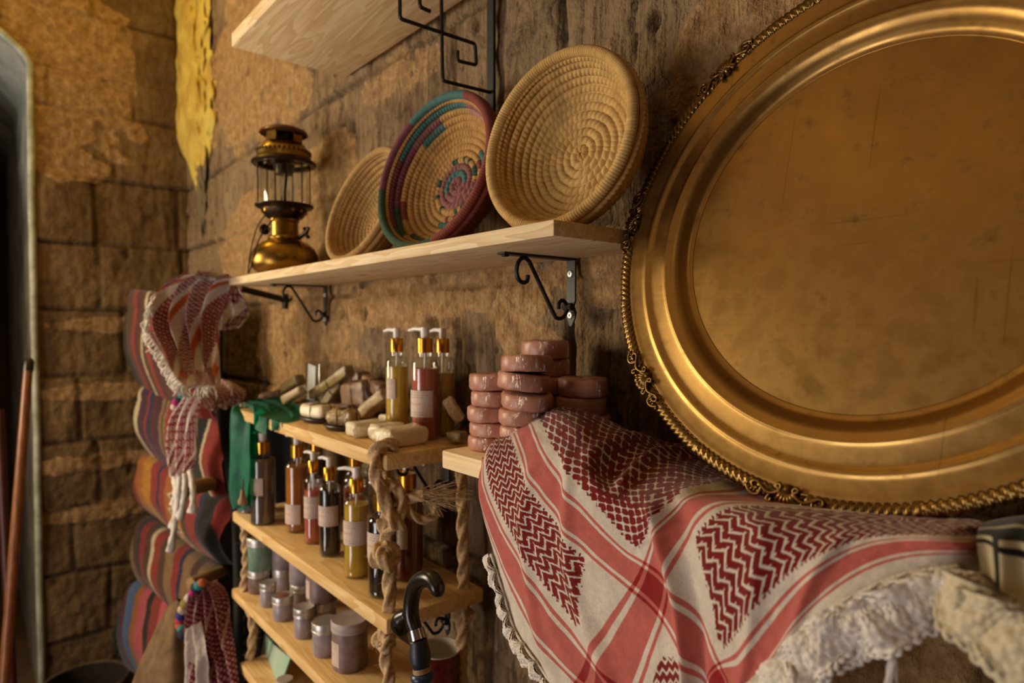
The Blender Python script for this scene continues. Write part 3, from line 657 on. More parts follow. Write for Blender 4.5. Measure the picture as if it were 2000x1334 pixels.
# ------------------------------------------------------------------ soap
def puck(loc, rx, ry, h, label, group, tilt=(0, 0, 0), mat=None, seed=0, tuft=False):
    t = MB(); n = 40; th = np.linspace(0, 2 * PI, n, endpoint=False); r = np.random.default_rng(seed); e = min(.0042, h * .3)
    prof = [(0.0, 0), (.6, 0), (1 - e / rx, 0), (1 - .35 * e / rx, e * .25), (1, e * .9), (1.005, h * .5), (1, h - e * .9), (1 - .35 * e / rx, h - e * .25), (1 - e / rx, h), (.6, h + .0004), (0, h + .0004)]
    P = np.zeros((len(prof), n, 3)); k1, k2 = r.random(2) * 6
    for i, (a, z) in enumerate(prof):
        wob = 1 + .02 * np.sin(2 * th + k1) + .015 * np.sin(5 * th + k2) + .008 * np.sin(17 * th + k1 * 3 + z * 300)
        P[i] = np.stack([rx * a * np.cos(th) * wob, ry * a * np.sin(th) * wob, z + 0 * th + .0006 * np.sin(9 * th + k2) * (a > .9) + (fbm(th * 6, th * 0 + z * 260 + seed, seed, 2) - .5) * .0016], -1)
        P[i, :, :2] *= (1 + (fbm(th * 11 + 3, th * 0 + z * 420 + seed, seed + 4, 2) - .5) * .045 * (a > .9))[:, None]
    t.grid(P, False, True)
    o = t.build('soap_bar', mat or M['soap'], ang=180); o.location = loc; o.rotation_euler = tilt; tag(o, label, 'soap', group)
    if tuft:
        mb = MB()
        for _ in range(26):
            d = arr([(r.random() - .5) * .022, -.004 - .006 * r.random(), (r.random() - .62) * .022]); mb.tube([(rx * .25, -ry * .96, h * .5), arr([rx * .25, -ry * .96, h * .5]) + d * .5 + r.normal(size=3) * .002, arr([rx * .25, -ry * .96, h * .5]) + d], [.0015, .0009, .0004], 4, cap=False)
        mb.build('wrapper_twist', M['yarn'], o, ang=180)
    return o
ordn = ['lowest', 'second from the bottom', 'middle', 'fourth from the bottom', 'topmost']
GS = 'wrapped pink soaps on the shelf'
zs = -.178
hs = [.0205, .0195, .0225, .0215, .0235]; z = zs
for k, dx in enumerate((-.004, .002, -.002, .002, 0.0)):
    puck((-.722 + dx, .571, z), .0335, .031, hs[k], ordn[k] + ' pink soap of the short front stack nearest the bottles', GS, (0, .03 if k == 4 else 0, k * .7), seed=k); z += hs[k] + .0004
z = zs; hs = [.022, .021, .021, .021, .023, .022]; od = ['lowest', 'second', 'third', 'fourth', 'fifth', 'topmost']
for k in range(6):
    puck((-.655 + (0, .003, -.002, .002, -.002, .003)[k], .575 + (k % 2) * .002, z), .037, .034, hs[k], f'{od[k]} pink soap of the front stack beside the red scarf' if k != 4 else 'pink soap with a twisted wrapper end, second from the top of the front stack', GS,
         ((0, -.02, .05)[0 if k < 5 else 2], -.10 if k >= 3 else 0, k), seed=10 + k, tuft=k == 4); z += hs[k] + (.003 if k == 3 else .0008)
z = zs; hs = [.025, .025, .025, .025, .026, .027]
for k in range(6):
    puck((-.712 + (k % 2) * .004, .662, z), .0405, .037, hs[k], f'{od[k]} soap of the tallest stack at the back against the wall', GS, (0, 0, k * 1.1), seed=20 + k); z += hs[k] + .0005
z = zs; hs = [.025, .025, .026, .026]
for k in range(4):
    puck((-.640 + (.012, .006, 0, .002)[k], .672, z), .0385, .036, hs[k], f'{od[k] if k < 3 else "topmost"} soap of the dim low stack behind the scarf fold', GS, (0, 0, k * .9), seed=30 + k); z += hs[k] + .0004


def bar(c, d, R, mat, label, group='soap bars heaped on the top board', ties=0, crinkle=.0012, seed=0, name='soap_bar', bev=None):
    bm = bmesh.new(); bmesh.ops.create_cube(bm, size=1); bmesh.ops.scale(bm, vec=d, verts=bm.verts)
    bmesh.ops.bevel(bm, geom=bm.edges[:], offset=bev or min(d) * .28, segments=4, affect='EDGES', profile=.5)
    bmesh.ops.subdivide_edges(bm, edges=[e for e in bm.edges if e.calc_length() > .012], cuts=3, use_grid_fill=True)
    V = np.array([v.co[:] for v in bm.verts]); bm.verts.index_update(); F = [tuple(v.index for v in f.verts) for f in bm.faces]; bm.free()
    rr = np.random.default_rng(seed); k = rr.normal(size=(3, 3)) * 260
    V = V + np.sin(V @ k + rr.random(3) * 6) * crinkle
    o = MB().add(V, F).build(name, mat, ang=60); M4 = Matrix([list(r_) for r_ in R]).to_4x4(); M4.translation = c; o.matrix_world = M4
    tag(o, label, 'soap', group)
    for i in range(ties):
        ax = (1, 0)[i % 2]; q = []
        for a in np.linspace(0, 2 * PI, 24, endpoint=False):
            h1, h2 = (d[1], d[2]) if ax == 1 else (d[0], d[2]); k_ = 1 / max(abs(math.cos(a)), abs(math.sin(a))) ** .85
            u, v = math.cos(a) * h1 * .52 * k_, math.sin(a) * h2 * .53 * k_
            q.append((0.003, u, v) if ax == 1 else (u, 0.002, v))
        MB().tube(q, .0011, 6, close=True).build('string_tie', M['string'], o)
    return o
ZT = -.211
Rz = lambda a, b=0, c=0: rotm('Z', a) @ rotm('Y', b) @ rotm('X', c)
bar((-.985, .578, ZT + .0165), (.052, .085, .033), Rz(.05), M['soap_white'], 'ivory wrapped soap bar at the right front corner of the top board', seed=1)
bar((-1.060, .590, ZT + .014), (.040, .060, .028), Rz(.1), M['soap_white'], 'crumpled ivory soap second from the right front of the top board', crinkle=.002, seed=2)
bar((-1.115, .578, ZT + .014), (.052, .070, .028), Rz(-.1), M['soap_white'], 'ivory boxy soap bar third along the front edge', seed=3)
for (x, y, lb, sc) in ((-1.215, .575, 'round', 1), (-1.345, .580, 'oblong', 0)):
    t = thing('soap_dish', f'dark wooden soap dish under the {lb} tied soap', 'soap dish', (x, y, ZT), 'dark wooden soap dishes')
    pf = [(0, .004), (.028, .004), (.040, .009), (.043, .011), (.044, .009), (.034, .0), (0, 0)]
    MB().lathe(pf, 36).build('dish', M['dish'], t); t.scale = (1.25 if sc == 0 else 1.1, .8, 1)
    for k in (-1, 1): MB().box((k * .015, 0, .0045), (.006, .05, .003), .001, 1).build('slat', M['dish'], t)
bar((-1.215, .577, ZT + .025), (.062, .050, .034), Rz(.5), M['soap_beige'], 'rounded beige soap tied with string on the nearer dark dish', ties=2, seed=4, bev=.016, crinkle=.002)
bar((-1.345, .582, ZT + .0235), (.085, .046, .030), Rz(.15), M['soap_white'], 'ivory soap tied with string on the farther dark dish', ties=2, seed=5)
def heap(px0, py0, px1, py1, y0, y1, w_, h_, mat, label, ties=0, seed=0, roll=0., ext=0):
    a, b = onY(px0, py0, y0), onY(px1, py1, y1); x = b - a; L_ = np.linalg.norm(x); x /= L_; u = np.cross((0, 0, 1.), x); u /= np.linalg.norm(u); v = np.cross(x, u)
    R0 = np.stack([x, u, v], 1) @ rotm('X', roll); return bar((a + b) / 2, (L_ + ext, w_, h_), R0, mat, label, ties=ties, seed=seed)
heap(712, 806, 757, 768, .640, .655, .035, .026, M['soap_beige'], 'beige bar leaning up to the right behind the ivory soaps', seed=6)
heap(676, 775, 722, 768, .665, .672, .036, .062, M['soap_brown'], 'square brown soap tied with string standing against the wall', ties=2, seed=7)
heap(612, 772, 683, 722, .640, .665, .030, .024, M['soap_olive'], 'long olive bar tilted up towards the clear box', ties=1, seed=8)
heap(640, 790, 668, 745, .655, .672, .034, .022, M['soap_olive'], 'second olive bar tied with string leaning under the long one', ties=1, seed=21)
heap(556, 783, 592, 760, .585, .605, .026, .022, M['soap_beige'], 'small beige rounded bar lying on the green net bag', seed=9)
heap(556, 760, 587, 740, .640, .650, .030, .026, M['soap_olive'], 'olive bar behind the green net bag, left of the clear box', seed=10)
heap(514, 776, 552, 768, .650, .655, .030, .022, M['soap_brown'], 'orange-brown bar farthest left on the top board', seed=11)
heap(585, 780, 615, 765, .660, .665, .035, .024, M['soap_brown'], 'dark brown bar between the net bag and the long olive bar', seed=12)
heap(716, 742, 752, 765, .690, .680, .03, .030, M['soap_brown'], 'dim brown bar behind the square tied soap', ties=1, seed=13)
heap(690, 748, 712, 735, .688, .690, .04, .03, M['soap_brown'], 'brown soap at the very back under the wall, above the square one', ties=1, seed=14)
heap(745, 818, 762, 816, .630, .632, .018, .018, M['soap_white'], 'small ivory cube between the beige bar and the yellow bottle', seed=15)
heap(600, 800, 640, 790, .655, .66, .05, .03, M['soap_brown'], 'brown bar under the heap left of the oblong dish', seed=16)
heap(655, 800, 700, 800, .66, .66, .05, .03, M['soap_brown'], 'brown bar under the square tied soap', seed=17)
heap(872, 778, 900, 822, .668, .690, .024, .022, M['rope'], 'brown loofah leaning behind the pink-red bottle', seed=18)
bar(onY(893, 852, .66), (.03, .03, .016), Rz(.4), M['soap_olive'], 'small olive piece at the back right corner of the top board', seed=19)
# clear box
q = onY(627, 745, .655); t = thing('clear_box', 'clear plastic gift box with a white card standing at the back of the top board', 'box', (q[0], .662, ZT + .012))
MB().box((0, 0, .055), (.085, .06, .105), .003, 2).build('clear_case', M['plastic_clear'], t)
MB().box((-.012, -.026, .058), (.046, .003, .090), .001, 1, rotm('Y', .12)).build('white_card', simple('white_card', hexc('e6e2dc'), hexc('d0ccc6'), rough=.5, scale=30), t)
MB().box((.01, 0, .025), (.05, .04, .04), .006, 2).build('soap_inside', M['soap_beige'], t)


# ------------------------------------------------------------------ baskets
def coil_basket(loc, R, depth, rot, label, wc, colf, rb=.60, seed=0, thick=.008):
    t = thing('coiled_basket', label, 'basket', loc, 'coiled baskets on the lantern shelf', rot)
    ctl = smooth_path([(0, 0, -depth), (R * rb * .5, 0, -depth * 1.0), (R * rb * .92, 0, -depth * .97), (R * (rb + .14), 0, -depth * .80), (R * .90, 0, -depth * .38), (R * .97, 0, -depth * .02)], 400)
    s = np.concatenate([[0], np.cumsum(np.linalg.norm(np.diff(ctl, axis=0), axis=1))]); Ls = s[-1]; nc = round(Ls / wc); wc = Ls / nc
    def surf(ns, nt, side):
        S = np.linspace(0, Ls, ns); th = np.linspace(0, 2 * PI, nt, endpoint=False); r = np.interp(S, s, ctl[:, 0]); z = np.interp(S, s, ctl[:, 2])
        dr = np.gradient(r, S); dz = np.gradient(z, S); nr, nzn = -dz * side, dr * side
        ph = S[:, None] / wc - (th[None] / (2 * PI)) * (S[:, None] < Ls - wc * .6); ci = np.clip(np.floor(ph + 1), 0, 60); cf = ph - np.floor(ph)
        bump = np.sqrt(np.clip(1 - (2 * cf - 1) ** 2, 0, 1)); rc = np.maximum((ci - .5) * wc * .82, wc * .4)
        N = np.maximum(8, np.round(2 * PI * rc / .0066)); st = np.abs(np.sin(th[None] * N / 2 + (cf - .5) * 1.6 + ci * 1.3)) ** .7
        dd = wc * .56 * bump * (.68 + .32 * st) + .0006 * (vnoise(th[None] * 12 + ci * 7, ci * 1.7, seed) - .5)
        if side < 0: dd = dd + thick
        wob = 1 + .008 * np.sin(3 * th + seed)[None]
        P = np.stack([(r[:, None] + nr[:, None] * dd) * np.cos(th) * wob, (r[:, None] + nr[:, None] * dd) * np.sin(th) * wob, z[:, None] + nzn[:, None] * dd], -1)
        col = colf(ci, th[None] + 0 * ci, cf, nc, side) * (.86 + .28 * vnoise(th[None] * N / 2 / PI * 1.0 + 0 * cf, ci * 3.1, seed + 2)[..., None])
        return P, col
    P, c = surf(int(nc * 11), 760, 1); mb = MB(); mb.grid(P, False, True, c); P2, c2 = surf(int(nc * 6), 420, -1); mb.grid(P2[:, ::-1], False, True, c2[:, ::-1])
    mb.build('bowl', M['basket'], t, ang=180)
    # wrapped rim
    n = 900; th = np.linspace(0, 2 * PI, n, endpoint=False); ph = np.linspace(0, 2 * PI, 14, endpoint=False); rr = (.0070 if R > .11 else .0062) * (1 + .10 * np.abs(np.sin(th * 95))[:, None] + 0 * ph[None])
    Rm = R * .985; P = np.stack([(Rm + rr * np.cos(ph)) * np.cos(th)[:, None], (Rm + rr * np.cos(ph)) * np.sin(th)[:, None], rr * np.sin(ph) + .001], -1)
    cc = colf(np.full((n, 14), 99.), th[:, None] + 0 * rr, np.full((n, 14), .5), nc, 1) * (.88 + .24 * vnoise(th[:, None] * 30 + 0 * rr, 0 * rr, 5)[..., None])
    MB().grid(P, True, True, cc).build('rim', M['basket'], t, ang=180)
    return t
def palm(c1, c2):
    a, b = arr(hexc(c1)), arr(hexc(c2))
    def f(ci, th, cf, nc, side):
        k = vnoise(ci * .9, th * 1.5, 3)[..., None]; return a * (1 - k) + b * k
    return f
def coloured(ci, th, cf, nc, side):
    base_ = arr(hexc('b88d50')); teal = arr(hexc('45706a')); pur = arr(hexc('744048')); red = arr(hexc('824034')); dg = arr(hexc('35503a'))
    col = np.broadcast_to(base_, ci.shape + (3,)).copy(); a = (th / (2 * PI)) % 1
    def put(m, c): col[m] = c
    rose = arr(hexc('8c5a56')); put(ci <= 1, rose); put(ci == 2, teal); put((ci == 3) | ((ci == 2) & (a > .6)), rose)
    k = _hash(np.floor(a * 40), ci, 4); put((ci == 4) & (k > .6), dg); put((ci == 5) & (k > .86), red)
    k2 = _hash(np.floor(a * 11), ci * 1.0, 8); o_ = nc - ci
    put((o_ == 1) & (a > .2) & (a < .44), teal); put((o_ == 1) & (a > .44) & (a < .62), pur); put((o_ == 2) & (a > .30) & (a < .40), rose); put((o_ == 2) & (a > .40) & (a < .60) & (k2 > .4), pur)
    put((o_ == 3) & (a > .30) & (a < .38), teal); put((o_ == 1) & (a > .62) & (a < .76), dg); put((o_ == 2) & (a > .56) & (a < .66), dg); put((o_ == 3) & (a > .54) & (a < .60), red)
    put((o_ == 3) & (a > .66) & (a < .74), dg); put((o_ == 1) & ((a > .84) | (a < .2)), rose); put((o_ == 2) & (a > .06) & (a < .2), arr(hexc('b0806c')))
    put((ci == 6) & (a > .05) & (a < .13), teal); put((ci == 6) & (a > .70) & (a < .78), teal); put((o_ == 4) & (a > .78) & (a < .86), rose)
    if side < 0: put(ci >= 6, red * .8)
    rim = ci > 90
    put(rim & ((a > .8) | (a < .19)), red); put(rim & (a >= .19) & (a < .36), teal); put(rim & (a >= .36) & (a < .52), pur); put(rim & (a >= .52) & (a < .8), dg)
    return col
lean = lambda l, yw: (PI / 2 - l, 0, yw)
coil_basket((-.612, .592, .2435), .1195, .058, lean(.17, .12), 'large plain palm coiled basket at the right end of the shelf', .0118, palm('c29a58', 'd0ac6c'), .62, 1)
coil_basket((-.918, .600, .2600), .1370, .060, lean(.25, .12), 'colourful striped coiled basket in the middle of the shelf', .0122, coloured, .60, 2)
coil_basket((-1.183, .606, .2420), .1220, .055, lean(.35, .02), 'plain coiled basket half hidden behind the colourful one', .0115, palm('b08a52', 'be9a62'), .62, 3)

# ------------------------------------------------------------------ pressure lantern
t = thing('pressure_lantern', 'brass pressure lantern with a glass chimney at the far end of the shelf', 'lantern', (-1.640, .622, .123))
MB().lathe([(0, .002), (.062, .002), (.066, .006), (.068, .012), (.080, .022), (.084, .038), (.082, .055), (.074, .072), (.058, .086), (.044, .092), (.040, .097), (.041, .100), (.039, .104), (0, .104)], 48).build('tank', M['brass_lamp'], t)
MB().lathe([(.034, .100), (.034, .138), (.037, .141), (.037, .146), (.033, .149), (0, .149)], 36).build('collar', M['brass_lamp'], t)
mb = MB().lathe([(.034, .146), (.046, .152), (.055, .166), (.057, .172), (.068, .176), (.072, .180), (.072, .183), (.060, .184), (0, .184)], 48); bpl = mb.build('burner_plate', M['lamp_dark'], t)
for k in range(14):
    a = k * 2 * PI / 14; T = TM((.0535 * math.cos(a), .0535 * math.sin(a), .1655), rotm('Z', a) @ rotm('Y', PI / 2)); MB().lathe([(0, .003), (.0035, .003), (.0035, 0)], 10, T).build('air_hole', M['gold'], bpl)
MB().lathe([(.058, .184), (.0585, .285)], 40).build('glass_chimney', M['glass'], t)
for k in range(6):
    a = k * PI / 3 + .35; MB().tube([(.064 * math.cos(a), .064 * math.sin(a), .182), (.064 * math.cos(a), .064 * math.sin(a), .288)], .0022, 6).build('guard_wire', M['lamp_dark'], t)
MB().tube([(.0, 0, .184), (.0, 0, .22), (.01, 0, .25), (.012, 0, .285)], .005, 8).build('vaporizer', M['lamp_dark'], t)
MB().tube(smooth_path([(-.03, .0, .185), (-.012, 0, .22), (.02, 0, .285)], 12), .003, 6).build('feed_tube', M['lamp_dark'], t)
MB().lathe([(.0, .262), (.022, .262), (.026, .285)], 24).build('burner', M['lamp_dark'], t)
MB().lathe([(.064, .284), (.076, .284), (.080, .288), (.078, .293), (.068, .300)], 48).build('lower_rim', M['lamp_dark'], t)
MB().lathe([(.068, .298), (.066, .306), (.067, .313), (.066, .318), (.058, .326), (.050, .338), (.044, .342), (0, .342)], 48).build('hood', M['brass_lamp'], t); hood = C.objects[-1]
for k in range(36):
    a = k * 2 * PI / 36; MB().box((.0655 * math.cos(a), .0655 * math.sin(a), .3155), (.004, .005, .008), .0005, 1, rotm('Z', a)).build('vent_slot', M['lamp_dark'], hood)
for k in range(4):
    a = k * PI / 2 + .5; MB().box((.043 * math.cos(a), .043 * math.sin(a), .352), (.006, .030, .026), .001, 1, rotm('Z', a)).build('cap_post', M['brass_lamp'], t)
MB().lathe([(.0, .340), (.030, .340), (.030, .366)], 24).build('chimney_core', M['lamp_dark'], t)
MB().lathe([(.057, .362), (.060, .364), (.056, .371), (.038, .379), (.012, .383), (0, .383)], 40).build('cap', M['hood_red'], t)
MB().tube(smooth_path([(-.060, -.02, .178), (-.074, -.045, .13), (-.078, -.06, .07), (-.062, -.072, .02), (-.03, -.082, .008), (.0, -.084, .025), (.035, -.075, .09), (.055, -.03, .16), (.062, -.01, .178)], 60), .0018, 6).build('carry_handle', M['lamp_dark'], t)
MB().tube([(-.034, -.012, .126), (-.070, -.026, .128)], .0028, 8).build('valve_stem', M['lamp_dark'], t)
T = TM((-.070, -.026, .128), rotm('Z', .35) @ rotm('Y', -PI / 2)); MB().lathe([(0, -.004), (.013, -.004), (.015, 0), (.013, .006), (0, .006)], 20, T).build('valve_wheel', M['lamp_dark'], t)
MB().tube([(.040, .02, .098), (.070, .03, .112)], .006, 10).build('pump_stem', M['lamp_dark'], t)
for d in ((.014, 0, .012), (.012, 0, -.012), (-.012, 0, .014)): MB().tube([(.066, .028, .108), (.066 + d[0], .030, .108 + d[2])], [.004, .005], 8).build('wing_knob', M['lamp_dark'], t)

# ------------------------------------------------------------------ brass tray
tl = math.radians(15.9)
tray = thing('brass_tray', 'large round brass tray with an ornate border leaning on the wall', 'tray', (-.255, .640, .103), None, (PI / 2 - tl, 0, 0))
pf = [(0, -.0165), (.10, -.0165), (.178, -.0168), (.187, -.0166), (.1925, -.0150), (.1965, -.0108), (.2005, -.0056), (.205, -.0020), (.210, -.0004), (.214, .0006), (.218, -.0004), (.232, -.0010), (.236, -.0002), (.239, .0012), (.242, .0016), (.246, .0008), (.256, .0014), (.262, .0022), (.266, .0020), (.270, .0), (.270, -.003), (.262, -.002), (.219, -.0040), (.204, -.0060), (.199, -.010), (.192, -.0185), (.18, -.0205), (0, -.0205)]
pp = smooth_path([(a, 0, b) for a, b in pf], 150); MB().lathe([(max(0, p[0]), p[2]) for p in pp], 200).build('pan', M['brass_tray'], tray, ang=180)
orn = [math.radians(129.5 + 45 * k) for k in range(8)]
n = 3600; th = np.linspace(0, 2 * PI, n, endpoint=False); ph = np.linspace(0, 2 * PI, 14, endpoint=False)
dm = np.min(np.abs((th[:, None] - arr(orn)[None] + PI) % (2 * PI) - PI), 1); sg = np.sign(((th - orn[0]) / (PI / 4)) % 1 - .5)
ridge = np.abs(np.sin(th[:, None] * 122 + sg[:, None] * ph[None] * 2.0)) ** .8
rr = .0078 * (.66 + .38 * ridge) * (1 - .35 * (1 - sstep(.05, .07, dm)))[:, None]
Rb = .2705; P = np.stack([(Rb + rr * np.cos(ph)) * np.cos(th)[:, None], (Rb + rr * np.cos(ph)) * np.sin(th)[:, None], rr * .68 * np.sin(ph) + .0005], -1)
MB().grid(P, True, True).build('gadroon_border', M['brass_border'], tray, ang=180)
MB().lathe([(.2630, .0012), (.2640, .0034), (.2652, .0012)], 200).build('border_bead', M['brass_border'], tray, ang=180)
for a in orn:
    mb = MB(); T = TM((Rb * math.cos(a), Rb * math.sin(a), .002), rotm('Z', a - PI / 2))     # local +y points outwards
    nu, nv = 12, 73; P = np.zeros((nu, nv, 3))
    for i in range(nu):
        for j in range(nv):
            u = i / (nu - 1); g = -1.25 + 2.5 * j / (nv - 1); rd = abs(math.cos(g * 7.2 * PI / 2.5 * 1.0)) ** .7
            r_ = .0175 * u * (1 + .05 * rd); P[i, j] = (r_ * math.sin(g), -.006 + r_ * math.cos(g), .0045 * math.sin(min(1, u * 1.15) * PI) * .9 + .0016 * rd * u + .001)
    mb.grid(xf(P, T)); mb.lathe([(0, .0075), (.0025, .0068), (.0045, .004), (.005, .001)], 14, T @ TM((0, -.006, 0)))
    for s in (-1, 1):
        q = [(s * .0065, -.0035), (s * .0105, -.0075), (s * .0080, -.0095), (s * .0058, -.0070), (s * .0075, -.0030), (s * .0125, .0005), (s * .0180, .0010), (s * .0235, -.0020), (s * .0285, -.0055), (s * .0330, -.0052), (s * .0335, -.0015), (s * .0300, .0010), (s * .0275, -.0008)]
        mb.tube(xf(smooth_path([(x, y, .0045) for x, y in q], 60), T), .0017, 8)
        q = [(s * .0150, .0015), (s * .0170, .0075), (s * .0135, .0085), (s * .0130, .0055)]; mb.tube(xf(smooth_path([(x, y, .004) for x, y in q], 24), T), .0015, 8)
        q = [(s * .0240, -.002), (s * .0260, .0050), (s * .0310, .0068), (s * .0365, .0040), (s * .040, -.001)]; mb.tube(xf(smooth_path([(x, y, .0035) for x, y in q], 24), T), .0020, 8)
        for k in range(5): mb.tube(xf(arr([(s * (.026 + k * .0032), -.001, .003), (s * (.0275 + k * .0035), .0052 - k * .0006, .004)]), T), .0011, 6)
    mb.build('shell_ornament', M['brass_border'], tray, ang=180)


# ------------------------------------------------------------------ red keffiyeh scarf
def tps(src, dst, lam=1e-4):
    src = arr(src); dst = arr(dst); n = len(src); d = np.linalg.norm(src[:, None] - src[None], axis=2)
    K = np.where(d > 0, d * d * np.log(d + 1e-12), 0); P = np.c_[np.ones(n), src]
    A = np.zeros((n + 3, n + 3)); A[:n, :n] = K + lam * np.eye(n); A[:n, n:] = P; A[n:, :n] = P.T
    W = np.linalg.solve(A, np.r_[dst, np.zeros((3, dst.shape[1]))])
    def f(q):
        out = np.zeros((len(q), dst.shape[1]))
        for i in range(0, len(q), 20000):
            qq = q[i:i + 20000]; d = np.linalg.norm(qq[:, None] - src[None], axis=2)
            out[i:i + 20000] = np.where(d > 0, d * d * np.log(d + 1e-12), 0) @ W[:n] + np.c_[np.ones(len(qq)), qq] @ W[n:]
        return out
    return f
tab = {}   # (s, t) -> point of the cloth
def row(s, t, *v):
    for tt, q in zip(t, v): tab[(s, tt)] = onY(q[0], q[1], q[2])
TT = (.46, .41, .36, .30, .25, .20, .165, .105, .045, 0)
row(.165, TT, (1008, 872, .63), (1012, 824, .57), (1038, 885, .517), (1092, 978, .497), (1152, 1048, .489), (1222, 1108, .486), (1275, 1150, .484), (1350, 1255, .472), (1398, 1328, .466), (1425, 1378, .462))
row(.105, TT, (985, 842, .57), (972, 864, .526), (981, 925, .5045), (1018, 1002, .498), (1070, 1085, .490), (1156, 1178, .485), (1234, 1250, .480), (1312, 1370, .470), (1352, 1450, .464), (1380, 1500, .46))
row(.045, TT, (958, 870, .54), (944, 897, .512), (933, 952, .5030), (978, 1068, .499), (1024, 1150, .492), (1096, 1268, .482), (1190, 1365, .476), (1270, 1480, .466), (1312, 1555, .462), (1340, 1610, .458))
row(0., TT, (970, 890, .55), (952, 910, .518), (944, 1000, .509), (984, 1148, .506), (1010, 1232, .500), (1070, 1318, .486), (1150, 1440, .474), (1230, 1560, .464), (1280, 1640, .458), (1305, 1690, .455))
for (s, t, x, y, d) in [(.21, .165, 1293, 1065, .487), (.256, .165, 1345, 990, .507), (.32, .165, 1430, 974, .545), (.39, .165, 1520, 968, .60),
        (.20, .105, 1378, 1190, .474), (.24, .105, 1420, 1105, .474), (.277, .105, 1490, 1046, .482), (.322, .105, 1600, 1026, .50), (.37, .105, 1720, 1026, .515), (.434, .105, 1880, 1032, .53),
        (.22, .045, 1456, 1322, .462), (.262, .045, 1518, 1238, .464), (.297, .045, 1572, 1169, .470), (.343, .045, 1663, 1097, .482), (.388, .045, 1772, 1066, .495), (.437, .045, 1893, 1068, .51),
        (.235, 0, 1489, 1325, .455), (.263, 0, 1536, 1272, .458), (.295, 0, 1590, 1214, .463), (.337, 0, 1681, 1160, .474), (.377, 0, 1772, 1122, .488), (.42, 0, 1880, 1106, .505),
        (.47, .045, 1925, 1060, .56), (.47, 0, 1912, 1098, .56), (.47, .105, 1912, 1030, .575), (.434, .140, 1895, 1015, .57), (.37, .14, 1720, 1002, .565),
        (.215, .215, 1243, 1050, .489), (.215, .25, 1205, 1005, .494), (.215, .30, 1150, 940, .500), (.215, .36, 1090, 860, .525), (.215, .41, 1062, 806, .585), (.215, .46, 1060, 830, .65),
        (.27, .215, 1285, 985, .502), (.27, .25, 1245, 962, .517), (.27, .30, 1192, 930, .533), (.27, .36, 1145, 835, .56), (.27, .41, 1100, 793, .615), (.27, .46, 1095, 815, .67),
        (.33, .215, 1360, 948, .56), (.33, .25, 1320, 918, .585), (.33, .30, 1262, 890, .605), (.33, .36, 1215, 838, .63), (.33, .41, 1165, 810, .66), (.33, .46, 1155, 815, .69),
        (.40, .215, 1450, 945, .61), (.40, .25, 1415, 918, .635), (.40, .30, 1350, 893, .66), (.40, .36, 1285, 868, .685), (.40, .41, 1230, 845, .70), (.40, .46, 1200, 835, .71)]:
    tab[(s, t)] = onY(x, y, d)
fmap = tps(list(tab.keys()), list(tab.values()), 2e-6)
ns, nt = 600, 590; Sg = np.linspace(0, .465, ns); Tg = np.linspace(0, .425, nt); SS, TTg = np.meshgrid(Sg, Tg, indexing='ij')
P = fmap(np.stack([SS.ravel(), TTg.ravel()], 1)).reshape(ns, nt, 3)
# hanging folds and small wrinkles
hang = sstep(.53, .495, P[..., 1])
def ridge_(c, w_): return np.exp(-(c / w_) ** 2)
fold = .010 * ridge_(SS - TTg - .045, .012) - .006 * ridge_(SS - TTg - .075, .016) + .007 * ridge_(SS - TTg + .10 + .12 * SS, .012) - .004 * ridge_(SS - TTg + .14, .016) + .006 * ridge_(SS - TTg + .19, .012)
fold += .006 * ridge_(SS - TTg - .17, .014) + .006 * ridge_(SS - TTg - .25, .016)
wr = (fbm(SS * 30 + TTg * 12, TTg * 18 - SS * 6, 7, 3) - .5) * .006 + (fbm(SS * 110, TTg * 110, 9, 2) - .5) * .0014
P[..., 1] -= fold * hang + wr; P[..., 2] += wr * .5 * (1 - hang)
topf = (1 - hang) * (.010 * ridge_(TTg - .285 - (SS - .3) * .25, .010) + .007 * ridge_(TTg - .335 - (SS - .3) * .2, .012) + .006 * ridge_(TTg - .2, .02)) * sstep(.19, .25, SS)
P[..., 2] += topf
P[..., 2] = np.maximum(P[..., 2], -.1755 + .003 * fbm(SS * 40, TTg * 40, 3, 2) - np.maximum(0, .5105 - P[..., 1]) * 80)


